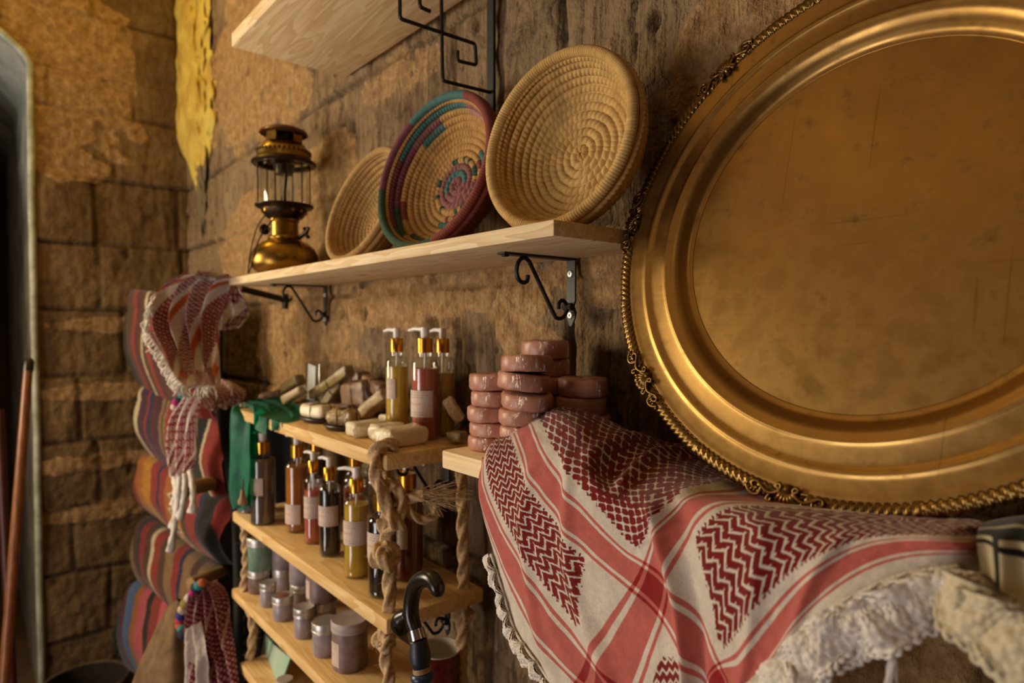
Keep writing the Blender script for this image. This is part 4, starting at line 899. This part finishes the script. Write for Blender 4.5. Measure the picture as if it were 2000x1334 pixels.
def keff(s, t, dark=(hexc('7a0d12')), mid_=(hexc('c0635a')), white=(hexc('d9cdbf'))):
    red = arr(dark); pink = arr(mid_); wh = arr(white); deep = arr(hexc('8e1218'))
    def band(x):
        m = np.zeros_like(x)
        for c in (.045, .165):
            d = np.abs(x - c); m = np.maximum(m, (d < .0125) * 1.0); m = np.maximum(m, ((d > .0165) & (d < .0205)) * 1.0)
        return m
    bs, bt = band(s), band(t); col = np.broadcast_to(wh, s.shape + (3,)).copy()
    n = _hash(np.floor(s * 1250), np.floor(t * 1250), 3)
    one = (bs + bt) == 1; col[one] = pink; col[(bs + bt) == 2] = deep
    def tri(x): return np.abs(2 * (x - np.floor(x + .5)))
    def zig(a, b):      # zigzag block lying along b
        f = ((b - .0085 * tri(a / .0150)) / .0098) % 1; wv = (f < .27)
        lad = ((a / .0075 + .5 * np.floor((b - .0085 * tri(a / .0150)) / .0098)) % 1 < .14) & (f < .60)
        inz = (a > .0725 + .0035 * tri(b / .0049)) & (a < .1405 - .004 * tri(b / .0049 + .5)) & (b > .196 + .6 * np.abs(a - .085) * (a > .085) + .25 * np.abs(a - .085) * (a < .085) + .003 * tri(a / .0075))
        return inz & ~(wv | (lad & (f < .5)))
    col[zig(s, t)] = red; col[zig(t, s)] = red
    sq = (s > .074) & (s < .136) & (t > .074) & (t < .136); f = ((t + s) / .011 + .5 * tri((s - t) / .016)) % 1
    col[sq & (np.abs(s - .105) + np.abs(t - .105) < .043 + .004 * tri(s / .006)) & (f > .30)] = red
    cen = (s > .199 + .004 * tri(t / .008)) & (t > .199 + .004 * tri(s / .008)); p = .0160
    px_ = .0152; qx = s / px_; qy = t / px_; jit = vnoise(s * 130, t * 130, 5) * .14; best = np.full(s.shape, 9.)
    for oy in (0, .5):
        X = qx + oy - np.round(qx + oy); Y = qy * 1.05 + oy - np.round(qy * 1.05 + oy); best = np.minimum(best, np.abs(X) ** 1.5 + np.abs(Y) ** 1.5)
    col[cen & (best + jit < .30)] = red; d1 = np.abs(((qx + qy) * 1.0) % 1 - .5); col[cen & (d1 > .46) & (best < .40)] = red
    col *= (.9 + .2 * n)[..., None]
    return col
col = keff(SS, TTg)
scarf = thing('keffiyeh_scarf', 'red and white keffiyeh scarf with white crochet edging draped over the shelf', 'scarf', (-.45, .51, -.178)); sp = arr(scarf.location)
MB().grid(P - sp, col=col).build('woven_cloth', M['cloth'], scarf, ang=180)


def scallop(mb, org, ax, dn, nrm, size, r, seed):
    """a cupped crochet shell: ax along the hem, dn hanging down, nrm outwards"""
    g = np.random.default_rng(seed); nu, nv = 34, 90; u = np.linspace(0.02, 1, nu)[:, None]; p1, p2 = g.random(2) * 6
    for layer in (0, 1):
        G = np.linspace(-1.35, 1.35, nv)[None] * (1 if layer == 0 else .8); sz = size * (1.0 if layer == 0 else .74)
        rad = sz * u * (1 + .05 * np.abs(np.cos(G * 6.2)) * u + .07 * np.sin(G * 3 + p1))
        out = sz * (.34 * np.sin(np.minimum(u * 1.1, 1) * PI * .86) + .13 * u * np.sin(G * 4.6 + p2)) + layer * size * .10
        yarn = r * (.75 * np.abs(np.sin(G * 12.5 + .6 * np.sin(u * 20))) * (.4 + .6 * u) + .55 * np.abs(np.sin(u * PI * 5.5 + .5 * np.sin(G * 25))) + .5 * (fbm(G * 14 + 0 * u, u * 22 + 0 * G, seed, 2) - .5))
        for side in (1, -1):
            n_ = (out + side * (r * .7 + yarn))[..., None]; P = org + ax * (np.sin(G) * rad)[..., None] + dn * (np.cos(G) * rad * .97)[..., None] + nrm * n_
            mb.grid(P if side > 0 else P[:, ::-1])
        e = org + ax * (np.sin(G[0]) * rad[-1])[:, None] + dn * (np.cos(G[0]) * rad[-1] * .97)[:, None] + nrm * out[-1][:, None]
        e = e + nrm * (np.sin(np.arange(nv) * 1.3) * r * .5)[:, None] + dn * (np.abs(np.sin(np.arange(nv) * .55)) * r * 1.6)[:, None]
        mb.tube(e, r * 1.15, 7)
def hem_edge(parent, off, getp, ts, mat, size, r, seed, down=(0, 0, -1.), tails=()):
    for i, tt in enumerate(ts):
        mb = MB(); a, b, inn = getp(tt - .004), getp(tt + .004), getp(tt, .02); ax = b - a; ax /= np.linalg.norm(ax); out = getp(tt) - inn; out /= np.linalg.norm(out)
        dn = out * .55 + arr(down) * .6; dn -= ax * (dn @ ax); dn /= np.linalg.norm(dn); nr = np.cross(ax, dn); nr = nr if nr[1] < 0 else -nr
        sz = size * (.9 + .22 * rng.random()); scallop(mb, getp(tt) - off - dn * .002, ax, dn, nr, sz, r, seed + i)
        q = [getp(tt + d) - off + nr * .001 for d in np.linspace(-.013, .013, 8)]; mb.tube(smooth_path(q, 30), r * 1.3, 7, twist=(3, .15, 1.2))
        if i in tails:
            e = getp(tt) - off + dn * sz
            for k in range(3): mb.tube(smooth_path([e, e + arr(down) * .03 + rng.normal(size=3) * .003, e + arr(down) * .075 + rng.normal(size=3) * .006], 20), r * 1.6, 7, twist=(3, .2, 1.2))
        mb.build('crochet_scallop', mat, parent, ang=180)
FM = lambda s, t: fmap(arr([[s, t]]))[0]
hem_edge(scarf, sp, lambda t, i=0.: FM(i, t) + arr([0, -.002, 0]), np.arange(.150, .325, .0205), M['yarn'], .021, .0011, 100)
hem_edge(scarf, sp, lambda s, i=0.: FM(s, i) + arr([0, -.002, 0]), np.arange(.215, .425, .0235), M['yarn'], .036, .0017, 200, tails=(2, 5))

# ------------------------------------------------------------------ black and white scarf at the right
bw = thing('keffiyeh_scarf', 'black and cream scarf with cream crochet hanging at the right edge', 'scarf', (-.05, .51, -.178)); bp = arr(bw.location)
tb = {}
for (u, v, x, y, d) in [(0, 0, 1925, 1015, .60), (0, .04, 1912, 1030, .53), (0, .08, 1908, 1060, .505), (0, .12, 1915, 1120, .49), (.06, 0, 2000, 1005, .60), (.06, .04, 1985, 1020, .53), (.06, .08, 1985, 1090, .50), (.06, .12, 1985, 1170, .485),
                        (.14, 0, 2140, 1000, .60), (.14, .04, 2120, 1030, .53), (.14, .08, 2110, 1130, .50), (.14, .12, 2105, 1230, .485), (.22, 0, 2300, 1000, .6), (.22, .04, 2290, 1060, .53), (.22, .08, 2280, 1180, .50), (.22, .12, 2270, 1300, .485)]:
    tb[(u, v)] = onY(x, y, d)
fb = tps(list(tb.keys()), list(tb.values()), 2e-6); uu, vv = np.meshgrid(np.linspace(0, .22, 130), np.linspace(0, .12, 110), indexing='ij')
Pb = fb(np.stack([uu.ravel(), vv.ravel()], 1)).reshape(130, 110, 3); Pb[..., 1] += .004 * np.sin(uu * 120) * sstep(.03, .08, vv)
w_ = arr(hexc('c9bb9a')); k_ = arr(hexc('15120e')); stp = (np.abs(vv - .030) < .014) | (np.abs(vv - .056) < .008) | (np.abs(vv - .076) < .004) | ((np.abs(uu - .03) < .006) & (vv > .06)) | (np.abs(uu - .10) < .012)
cb = np.where(stp[..., None], k_, w_); MB().grid(Pb - bp, col=cb).build('woven_cloth', M['cloth'], bw, ang=180)
FB = lambda u, v: fb(arr([[u, v]]))[0]
hem_edge(bw, bp, lambda u, i=0.: FB(u, .12 - i) + arr([0, -.003, 0]), (.066, .098, .13, .165), M['yarn_cream'], .040, .0020, 300, tails=(1, 2))

# ------------------------------------------------------------------ walking cane in front of the rope shelf
t = thing('walking_cane', 'black walking cane with a derby handle and silver collar before the shelf', 'cane', (-.752, .455, -1.5)); cp = arr(t.location)
W = lambda px, py, y=.462: onY(px, py, y) - cp
hp = smooth_path([W(853, 1163), W(854, 1148), W(843, 1132), W(826, 1131), W(811, 1145), W(804, 1170), W(803, 1195), W(806, 1214), W(812, 1232)], 60)
MB().tube(hp, np.interp(np.linspace(0, 1, 60), [0, .04, .12, .3, .55, .8, 1], [.004, .0085, .0105, .0115, .0112, .0108, .0100]), 18).build('handle', M['cane_black'], t, ang=180)
q = smooth_path([W(797, 1200), W(788, 1206), W(782, 1216), W(785, 1227), W(789, 1230)], 24); MB().tube(q, np.interp(np.linspace(0, 1, 24), [0, .3, .6, .9, 1], [.008, .0135, .0145, .010, .003]), 16).build('handle_heel', M['cane_black'], t, ang=180)
def cone(a, b, r0, r1, n=20): return MB().tube([a, a + (b - a) * .5, b], [r0, (r0 + r1) / 2, r1], n)
cone(W(812, 1229), W(817, 1249), .0112, .0122).build('collar', M['silver'], t)
g0, g1 = W(817, 1249), W(823, 1305); tt = np.linspace(0, 1, 14); MB().tube(g0 + np.outer(tt, g1 - g0), np.interp(tt, [0, .15, .5, .8, 1], [.0118, .0125, .0148, .0140, .0105]), 20).build('grip', M['cane_grip'], t, ang=180)
cone(W(823, 1304), W(824.5, 1314), .0120, .0125).build('wood_ring', M['rod'], t)
g0, g1 = W(824.5, 1313), W(826, 1331); tt = np.linspace(0, 1, 9); MB().tube(g0 + np.outer(tt, g1 - g0), .0135 + .003 * np.sin(tt * PI), 20).build('blue_bead', M['blue_ring'], t, ang=180)
a = W(826, 1331); cone(a, a + arr([.001, 0, -.012]), .0118, .0118).build('wood_ring', M['rod'], t)
cone(a + arr([.001, 0, -.012]), arr([.02, -.01, .0]), .0105, .008).build('shaft', M['cane_black'], t)

# ------------------------------------------------------------------ left corner: rugs on pegs
PAL = {k: arr(hexc(v)) for k, v in dict(red='7c2820', dred='4a1a18', brown='462c1e', cream='b8a684', tan='7a5c3c', navy='26203a', purple='3a1a2c', orange='94561e', ochre='a06c1c', green='3c4a34', black='17120f', pink='a84a50', blue='465a78').items()}
def stripes(seq, tot):
    w_ = [b for _, b in seq]; e = np.cumsum([0] + w_) / sum(w_)
    def f(x):
        x = np.clip(x, 0, .9999); i = np.clip(np.searchsorted(e, x, side='right') - 1, 0, len(seq) - 1); return np.array([PAL[k] for k, _ in seq])[i]
    return f
def rug(farT, farB, nearT, nearB, seq, label, xf_=-2.72, xn=-2.10, thick=.11, shear=.12, fringe=False, bulge=.03, seed=0, motif=False):
    A, B, Cn, D = onX(*farT, xf_), onX(*farB, xf_), onX(*nearT, xn), onX(*nearB, xn); t = thing('woven_rug', label, 'rug', (A + Cn) / 2 * arr([1, 1, 0]) + arr([0, 0, min(B[2], D[2])]), 'folded striped rugs stacked on pegs'); off = arr(t.location)
    nu, nv = 160, 90; f = stripes(seq, 1); P = np.zeros((nu, nv, 3)); col = np.zeros((nu, nv, 3)); dr = Cn - A; nrm = np.cross(dr, (0, 0, 1.)); nrm /= np.linalg.norm(nrm); nrm = nrm if nrm[1] > 0 else -nrm
    for i in range(nu):
        u = i / (nu - 1); T_ = A * (1 - u) + Cn * u; B_ = B * (1 - u) + D * u; H = np.linalg.norm(T_ - B_)
        for j in range(nv):
            v = j / (nv - 1)
            if v < .55: k = v / .55; q = B_ + (T_ - B_) * min(k, 1) * (1 - .22) - nrm * (bulge * math.sin(k * PI) + .002); hh = 0
            elif v < .75:
                k = (v - .55) / .2 * PI; q = B_ + (T_ - B_) * (.78 + .22 * math.sin(k)) + nrm * (thick / 2 * (1 - math.cos(k)))
            else: k = (v - .75) / .25; q = B_ + (T_ - B_) * (.78 - .7 * k) + nrm * thick
            P[i, j] = q
    U = np.linspace(0, 1, nu)[:, None]; V = np.linspace(0, 1, nv)[None]
    wob = (fbm(U * 3 + 0 * V, V * 3 + 0 * U, seed, 3) - .5) * .03; P -= nrm * wob[..., None]; P[..., 2] += (fbm(U * 4 + V * 0, V * 0 + U * 0, seed + 4, 3) - .5) * .02
    ed = np.minimum(U, 1 - U); P += nrm * (.030 * (1 - sstep(0, .05, ed)) * (V < .65))[..., None] * 1.0; P[..., 2] -= .014 * (1 - sstep(0, .07, ed)) * sstep(.3, .6, V)
    sx = np.clip(U + shear * (V - .55) * 1.2 + (fbm(U * 8 + V, V * 6 + U, seed, 2) - .5) * .012, 0, 1); col = f(sx) * (.8 + .4 * vnoise(U * 160 + 0 * V, V * 90 + 0 * U, seed)[..., None])
    if motif:
        m = (np.abs(sx - .55) < .10) & ((np.abs(((V * 7) % 1) - .5) + np.abs(sx - .55) * 5) < .42); col[m] = PAL['cream']; m2 = (np.abs(sx - .55) < .06) & ((np.abs(((V * 7) % 1) - .5) + np.abs(sx - .55) * 5) < .25); col[m2] = PAL['navy']
    MB().grid(P - off, col=col).build('weave', M['rug'], t, ang=180)
    # black end sheets: shade inside the folded rug, put in as colour
    for e_, sg_ in ((-1, 1), (0, -1)): R2 = P[e_] - off; MB().add(np.r_[[R2.mean(0)], R2], [(0, k + 1, k + 2)[::sg_] for k in range(nv - 1)]).build('fold_shade', M['black_cloth'], t, smooth=False)
    if fringe:
        mb = MB()
        for k in range(70):
            j = 8 + int(50 * k / 70); q = P[0, j] - off; mb.tube(smooth_path([q, q + arr([-.02, -.012, -.005]) + rng.normal(size=3) * .003, q + arr([-.03, -.022, -.05]) + rng.normal(size=3) * .006], 8), .0016, 4)
        mb.build('fringe', simple('grey_fringe', hexc('5c564c'), hexc('3c3830'), rough=.95, scale=60), t, ang=180)
    return t
rug((238, 562), (262, 742), (402, 575), (400, 822), [('black', 1), ('brown', 1.2), ('red', .6), ('dred', 1), ('brown', .5), ('cream', .35), ('brown', .8), ('red', .8), ('dred', 1.6), ('brown', .8), ('red', .6), ('dred', 2), ('cream', .3), ('brown', 2), ('red', 2)], 'brown and red striped rug topmost of the stack, behind the hanging scarf', seed=1, thick=.05)
rug((252, 744), (288, 880), (440, 812), (426, 985), [('dred', .3), ('cream', .55), ('purple', .9), ('red', .25), ('navy', .5), ('dred', .5), ('purple', .5), ('tan', .3), ('brown', .25), ('tan', .25), ('red', .6), ('purple', .8), ('navy', .5), ('red', .8), ('black', 1), ('cream', .2), ('red', 1.4)], 'purple and maroon striped rug with a cream edge stripe, second from the top', seed=2, xn=-2.06)
rug((250, 884), (282, 1000), (430, 985), (432, 1110), [('red', .5), ('orange', 1), ('ochre', 1), ('red', .8), ('navy', .3), ('red', .8), ('orange', 1.1), ('ochre', 1), ('brown', .6), ('red', 1), ('navy', .4), ('black', 1.2), ('red', .6)], 'orange and red rug with cream diamond motifs, third from the top', seed=3, motif=True, xn=-2.0, shear=.2)
rug((247, 1010), (278, 1140), (395, 1120), (408, 1260), [('tan', .4), ('brown', .7), ('navy', .25), ('red', .6), ('brown', .6), ('cream', .35), ('red', .8), ('brown', .6), ('tan', .8), ('red', .6), ('navy', .35), ('tan', .8), ('brown', .6), ('tan', .8)], 'tan, red and brown striped rug fourth from the top', seed=4, xn=-2.15, shear=.22)
rug((236, 1138), (238, 1300), (372, 1190), (366, 1390), [('navy', .3), ('dred', .3), ('blue', .7), ('orange', .5), ('pink', .8), ('black', .5), ('red', .8), ('pink', .6), ('navy', .4), ('dred', 1), ('black', 1)], 'pink and blue striped rug with a grey fringe lowest in the stack', seed=5, xn=-2.2, fringe=True, shear=.25)
# wooden pegs whose ends show
for (a, b, r, lb) in [((352, 958, .52), (432, 986, .64), .022, 'thick wooden peg end poking out beside the third rug'), ((315, 1302, .41), (362, 1272, .56), .018, 'short wooden peg end above the burlap sack'), ((372, 1140, .49), (420, 1165, .60), .018, 'wooden peg end under the fourth rug')]:
    p0, p1 = onY(*a[:2], a[2]), onY(*b[:2], b[2]); p0, p1 = (p0, p1); p0 = onX(a[0], a[1], -2.04); p1 = p0 + arr([-.05, .10, -.004]); p1[1] = min(.72, p1[1])
    o = cone(p0, p1, r, r, 20).build('wooden_peg', M['rod']); tag(o, lb, 'peg', 'wooden rug pegs')
# black garment
Lp = [onX(428, 800, -1.99), onX(440, 900, -1.97), onX(446, 1000, -1.96), onX(448, 1120, -1.95), onX(450, 1330, -1.94)]
Rp = [(-1.80, .70, Lp[0][2] + .03), (-1.80, .70, -.45), (-1.80, .70, -.6), (-1.80, .70, -.8), (-1.80, .70, -1.15)]
def sheet(Lp, Rp, nu=60, nv=80, folds=5, amp=.01, nrm=(.6, -.8, 0), seed=0, taper=None):
    l = smooth_path(Lp, nv); r = smooth_path(Rp, nv); u = np.linspace(0, 1, nu)[:, None, None]; P = l[None] * (1 - u) + r[None] * u; U = u[..., 0]; V = np.linspace(0, 1, nv)[None]
    P = P + arr(nrm) * (amp * np.sin(U * folds * 2 * PI + 1.5 * np.sin(V * 3 + seed)) + amp * 1.2 * (fbm(U * 4 + 0 * V, V * 4 + 0 * U, seed, 3) - .5))[..., None]
    return P, U + 0 * V, V + 0 * U
P, U, V = sheet(Lp, Rp, folds=3, amp=.014, seed=2)
t = thing('black_garment', 'black garment with stitched seams hanging between the rugs and the rope shelf', 'garment', (-1.9, .64, -1.15)); go = arr(t.location)
MB().grid(P - go).build('fabric', M['black_cloth'], t, ang=180)
for k in (14, 34):
    mb = MB()
    for j in range(2, 78, 2): mb.tube([P[k, j] - go + arr([.003, -.004, 0]), P[k, j + 1] - go + arr([.003, -.004, 0])], .0016, 5)
    mb.build('seam_stitching', simple('grey_thread', hexc('5a5040'), hexc('4a4234'), rough=.9, scale=60), t)
mb = MB(); mb.tube([(-1.86, .72, -.225), (-1.87, .60, -.22)], .006, 8); o = mb.build('wall_peg', M['iron']); tag(o, 'dark iron peg holding the black garment', 'peg')


def kcol(U, V, seed=0, dens=46, band=True, base_='eee2d8', red='9a3430', orange='d0621e', cover=.55):
    wh = arr(hexc(base_)); rd = arr(hexc(red)); orr = arr(hexc(orange)); col = np.broadcast_to(wh, U.shape + (3,)).copy()
    g = np.cos(2 * PI * U * dens) * np.cos(2 * PI * V * dens * 1.3); d = (U * 1.7 + V * .75 + seed * .17) % .62 / .62
    col[(d < cover) & (g > -.35)] = rd
    if band: col[(d > cover + .10) & (d < cover + .24)] = orr
    return col * (.9 + .2 * vnoise(U * 300, V * 300, seed)[..., None])
# scarf on the dark peg, top left
a, b = arr([-1.905, .725, .075]), onY(440, 556, .545)
o = cone(a, b, .0095, .0095, 14).build('wall_peg', M['iron']); tag(o, 'dark iron peg sloping up under the shelf end, holding the red white scarf', 'peg')
MB().box((a + arr([0, -.006, -.004])), (.026, .006, .045), .001, 1).build('peg_plate', M['iron'], o)
t = thing('keffiyeh_scarf', 'red, white and orange scarf draped over the dark peg at the shelf end', 'scarf', (-2.0, .55, -.1), 'small scarves hanging in the corner'); so = arr(t.location)
def S(px, py, y): return onY(px, py, y)
Lp = [S(360, 535, .40), S(305, 575, .365), S(292, 640, .36), S(318, 690, .375), S(340, 730, .385), S(362, 752, .39)]
Rp = [S(470, 548, .545), S(452, 565, .53), S(430, 610, .52), S(424, 665, .52), S(425, 715, .515), S(424, 752, .51)]
P, U, V = sheet(Lp, Rp, 120, 130, 4.2, .024, (.62, -.78, 0), 3); P[..., 2] += .014 * np.sin(U * PI) * (1 - V)
MB().grid(P - so, col=kcol(U, V, 1, 30)).build('cloth', M['cloth'], t, ang=180)
Lp = [S(362, 538, .40) + arr([0, .03, 0]), S(420, 560, .52), S(430, 600, .53), S(432, 645, .55)]; Rp = [S(470, 546, .56), S(484, 580, .585), S(486, 610, .60), S(462, 640, .59)]
P, U, V = sheet(Lp, Rp, 60, 60, 2.2, .018, (.5, -.8, 0), 8); MB().grid(P - so, col=kcol(U, V, 4, 20, False, red='701c2c')).build('cloth', M['cloth'], t, ang=180)
mb = MB()
for k in range(90):
    q = smooth_path([S(305, 575, .362), S(290, 640, .357), S(318, 690, .372), S(340, 730, .382), S(364, 752, .387), S(424, 752, .507)], 90)[k] - so
    mb.tube(smooth_path([q, q + arr([-.008, -.01, -.012]) + rng.normal(size=3) * .004, q + arr([-.004, -.006, -.028]) + rng.normal(size=3) * .004], 8), .0020, 5)
mb.build('fringe', M['yarn'], t, ang=180)


def garland(parent, pts, seed, n=9):
    g = np.random.default_rng(seed); pal = ['c8b090', '26307a', 'b03048', 'b0583a', '2c7a78', '22253a', 'b02070', 'c8b8a8', '8a7a40']
    p = smooth_path(pts, n)
    for i in range(n):
        q = p[i]; r = .010 + .005 * g.random(); th = np.linspace(0, PI, 9)
        mb = MB().lathe([(r * math.sin(a) * (1 + .1 * math.cos(a * 9)), r * 1.1 * math.cos(a)) for a in th], 12, TM(q, rotm('X', g.random() * 3) @ rotm('Y', g.random() * 3)))
        mb.build('pompom', simple('pompom_wool', hexc(pal[(i + seed) % len(pal)]), hexc(pal[(i + seed) % len(pal)]), rough=.9, scale=80, bump=.8, bscale=260), parent, ang=180)
# second scarf: knotted, with a beaded band and long tails
t = thing('keffiyeh_scarf', 'knotted red and white scarf with pompom band and long white tails', 'scarf', (-1.95, .5, -.5), 'small scarves hanging in the corner'); so = arr(t.location)
P, U, V = sheet([S(372, 752, .46), S(392, 785, .455), S(400, 800, .46)], [S(450, 742, .56), S(482, 765, .58), S(470, 792, .57)], 60, 50, 3, .014, (.5, -.6, .5), 5)
MB().grid(P - so, col=kcol(U, V, 5, 22, False, red='8e382c', cover=.85)).build('cloth', M['cloth'], t, ang=180)
P, U, V = sheet([S(360, 775, .455), S(335, 820, .44), S(330, 880, .435), S(336, 930, .44)], [S(392, 775, .465), S(388, 820, .47), S(386, 880, .47), S(376, 925, .465)], 70, 70, 3, .014, (.6, -.75, 0), 6)
MB().grid(P - so, col=kcol(U, V, 2, 22, True, orange='8a2a28')).build('cloth', M['cloth'], t, ang=180)
mb = MB()
for (x0, y0, x1, y1) in [(345, 925, 338, 1030), (352, 925, 333, 1075), (372, 920, 376, 1000), (338, 920, 341, 985), (362, 925, 352, 1010)]:
    q = smooth_path([S(x0, y0, .45) - so, S((x0 + x1) / 2 + 3, (y0 + y1) / 2, .445) - so, S(x1, y1, .445) - so], 40); mb.tube(q, np.interp(np.linspace(0, 1, 40), [0, .8, .86, 1], [.0075, .007, .010, .012]), 9, twist=(4, .2, .5))
mb.build('tassel', M['yarn'], t, ang=180)
garland(t, [S(395, 748, .47) - so, S(372, 757, .455) - so, S(352, 775, .45) - so, S(341, 795, .445) - so], 0, 8)
# third scarf low down
t = thing('keffiyeh_scarf', 'dark red checked scarf with a pompom band hanging lowest in the corner', 'scarf', (-1.95, .5, -1.3), 'small scarves hanging in the corner'); so = arr(t.location)
P, U, V = sheet([S(382, 1135, .45), S(372, 1180, .44), S(368, 1240, .435), S(372, 1300, .43), S(376, 1380, .43)], [S(418, 1140, .48), S(436, 1170, .50), S(446, 1240, .50), S(464, 1300, .505), S(480, 1380, .51)], 110, 120, 3.5, .020, (.6, -.75, 0), 7)
MB().grid(P - so, col=kcol(U, V, 3, 20, False, red='7e2036', base_='d2b4b0', cover=.93)).build('cloth', M['cloth'], t, ang=180)
P, U, V = sheet([S(368, 1225, .425), S(358, 1270, .42), S(356, 1340, .42)], [S(392, 1215, .43), S(398, 1270, .435), S(402, 1340, .44)], 50, 60, 2, .012, (.6, -.75, 0), 9)
MB().grid(P - so, col=np.broadcast_to(arr(hexc('cbb8ac')), U.shape + (3,)) * (.8 + .4 * vnoise(U * 60, V * 60, 3)[..., None])).build('white_border', M['cloth'], t, ang=180)
garland(t, [S(395, 1138, .45) - so, S(378, 1155, .44) - so, S(360, 1185, .435) - so, S(352, 1215, .432) - so, S(358, 1238, .43) - so], 3, 12)

# burlap sack
c0 = onX(300, 1250, -2.02); t = thing('burlap_sack', 'brown burlap sack in the corner below the rugs', 'sack', (c0[0], c0[1] - .02, -1.5)); so = arr(t.location)
th = np.linspace(0, 2 * PI, 64, endpoint=False); zs_ = np.linspace(0, 1, 50); top_ = onX(345, 1165, -2.02)[2] + 1.5; P = np.zeros((50, 64, 3))
for i, k in enumerate(zs_):
    r = np.interp(k, [0, .1, .45, .75, .9, .97, 1], [.19, .21, .20, .13, .075, .045, .01]) * (1 + .10 * np.sin(3 * th + k * 3) + .05 * np.sin(8 * th + k * 6) * (k > .3))
    P[i] = np.stack([r * np.cos(th) * .8 + .03 * k, r * np.sin(th) * .62 + .02 + .06 * k, k * top_ + 0 * th], -1)
MB().grid(P, False, True).build('sack_body', M['burlap'], t, ang=180)
# basket on the floor
c0 = onX(168, 1345, -2.80); t = thing('floor_basket', 'dark woven basket on the floor below the end wall', 'basket', (c0[0], c0[1], -1.5)); hb = c0[2] + 1.5 + .03
prof = [(0, .004), (.12, .004)] + [(.12 + .02 * k / 14, .01 + (hb - .01) * k / 14 + .002 * (k % 2)) for k in range(15)] + [(.132, hb), (.115, .02), (0, .018)]
MB().lathe(prof, 60).build('basket_body', simple('dark_wicker', hexc('2c2016'), hexc('1c140e'), rough=.8, scale=90, bump=.8, bscale=160), t, ang=60)
th = np.linspace(0, 2 * PI, 80, endpoint=False); MB().tube(np.stack([.137 * np.cos(th), .137 * np.sin(th), hb + 0 * th], 1), .007, 8, close=True, twist=(3, .2, .6)).build('rim', simple('wicker_rim', hexc('5a4630'), hexc('443420'), rough=.8, scale=90), t, ang=180)

# ------------------------------------------------------------------ sticks at the far left
t = thing('walking_stick', 'varnished brown stick with a black cap leaning by the arched opening', 'stick', (-2.45, .05, -1.5)); so = arr(t.location)
a = onX(55, 722, -2.72); b = onX(8, 1334, -2.52); c_ = a + (b - a) * ((-1.49 - a[2]) / (b[2] - a[2]))
MB().tube([a - so, (a + b) / 2 - so, c_ - so], [.0135, .0150, .0150], 16).build('shaft', M['stick'], t)
d = (a - b) / np.linalg.norm(a - b); MB().tube([a - d * .005 - so, a + d * .03 - so, a + d * .040 - so], [.016, .0155, .008], 16).build('cap', M['cane_black'], t)
t = thing('walking_stick', 'dark red stick beside the varnished one at the left edge', 'stick', (-2.6, .02, -1.5)); so = arr(t.location)
a = onX(-2, 800, -2.80); b = onX(22, 1300, -2.68); c_ = a + (b - a) * ((-1.49 - a[2]) / (b[2] - a[2])); MB().tube([a - so, c_ - so], .014, 12).build('shaft', M['stick_red'], t)

# ------------------------------------------------------------------ green net bag over the board end
q = NT('green_net'); v = q.coords('Object'); n = q.noise(v, 22, 4); q.set(col=q.mix(q.mr(n, .35, .65), hexc('067a58'), hexc('045a44')), rough=.6, sheen=0.0, normal=q.bump(q.noise(v, 500, 2), .4, .001))
tr = q.n('BsdfTranslucent'); q.put(tr.inputs[0], hexc('0a9a70')); ms = q.n('MixShader'); ms.inputs[0].default_value = .35; q.t.links.new(q.b.outputs[0], ms.inputs[1]); q.t.links.new(tr.outputs[0], ms.inputs[2]); q.t.links.new(ms.outputs[0], q.out.inputs[0]); M['green'] = q.m
t = thing('net_bag', 'green net bag draped over the left end of the top board', 'bag', (-1.73, .55, -.45)); so = arr(t.location)
P, U, V = sheet([S(466, 790, .52), S(446, 800, .50), S(442, 850, .495), S(444, 920, .495), S(448, 960, .497), S(458, 992, .50)], [S(476, 792, .55), S(484, 812, .515), S(486, 850, .508), S(490, 910, .507), S(488, 960, .506), S(482, 995, .505)], 60, 90, 1.2, .010, (.5, -.85, 0), 4)
mb = MB().grid(P - so); mb.grid((P + arr([-.004, .018, 0]))[::-1] - so); mb.build('hanging_pouch', M['green'], t, ang=180)
P, U, V = sheet([S(468, 792, .53), S(492, 800, .500), S(494, 832, .496), S(520, 843, .503), S(536, 840, .506)], [S(520, 778, .66), S(560, 782, .64), S(585, 795, .62), S(590, 812, .57), S(560, 835, .515)], 90, 90, 3.2, .009, (.2, -.5, .7), 9)
ZL = -.2095; P[..., 2] = np.where(P[..., 1] > .508, np.maximum(P[..., 2], ZL), P[..., 2]); MB().grid(P - so).build('crumpled_top', M['green'], t, ang=180)
g0 = S(474, 985, .488) - so; MB().tube(smooth_path([g0 + arr([.004, 0, .06]), g0 + arr([.006, 0, .05]), g0 + arr([0, 0, .035])], 8), .002, 6).build('cord', M['string'], t)
MB().lathe([(0, .036), (.004, .034), (.006, .02), (.011, .006), (.010, .0), (0, -.002)], 16, TM(g0)).build('wooden_toggle', M['rod'], t, ang=180)
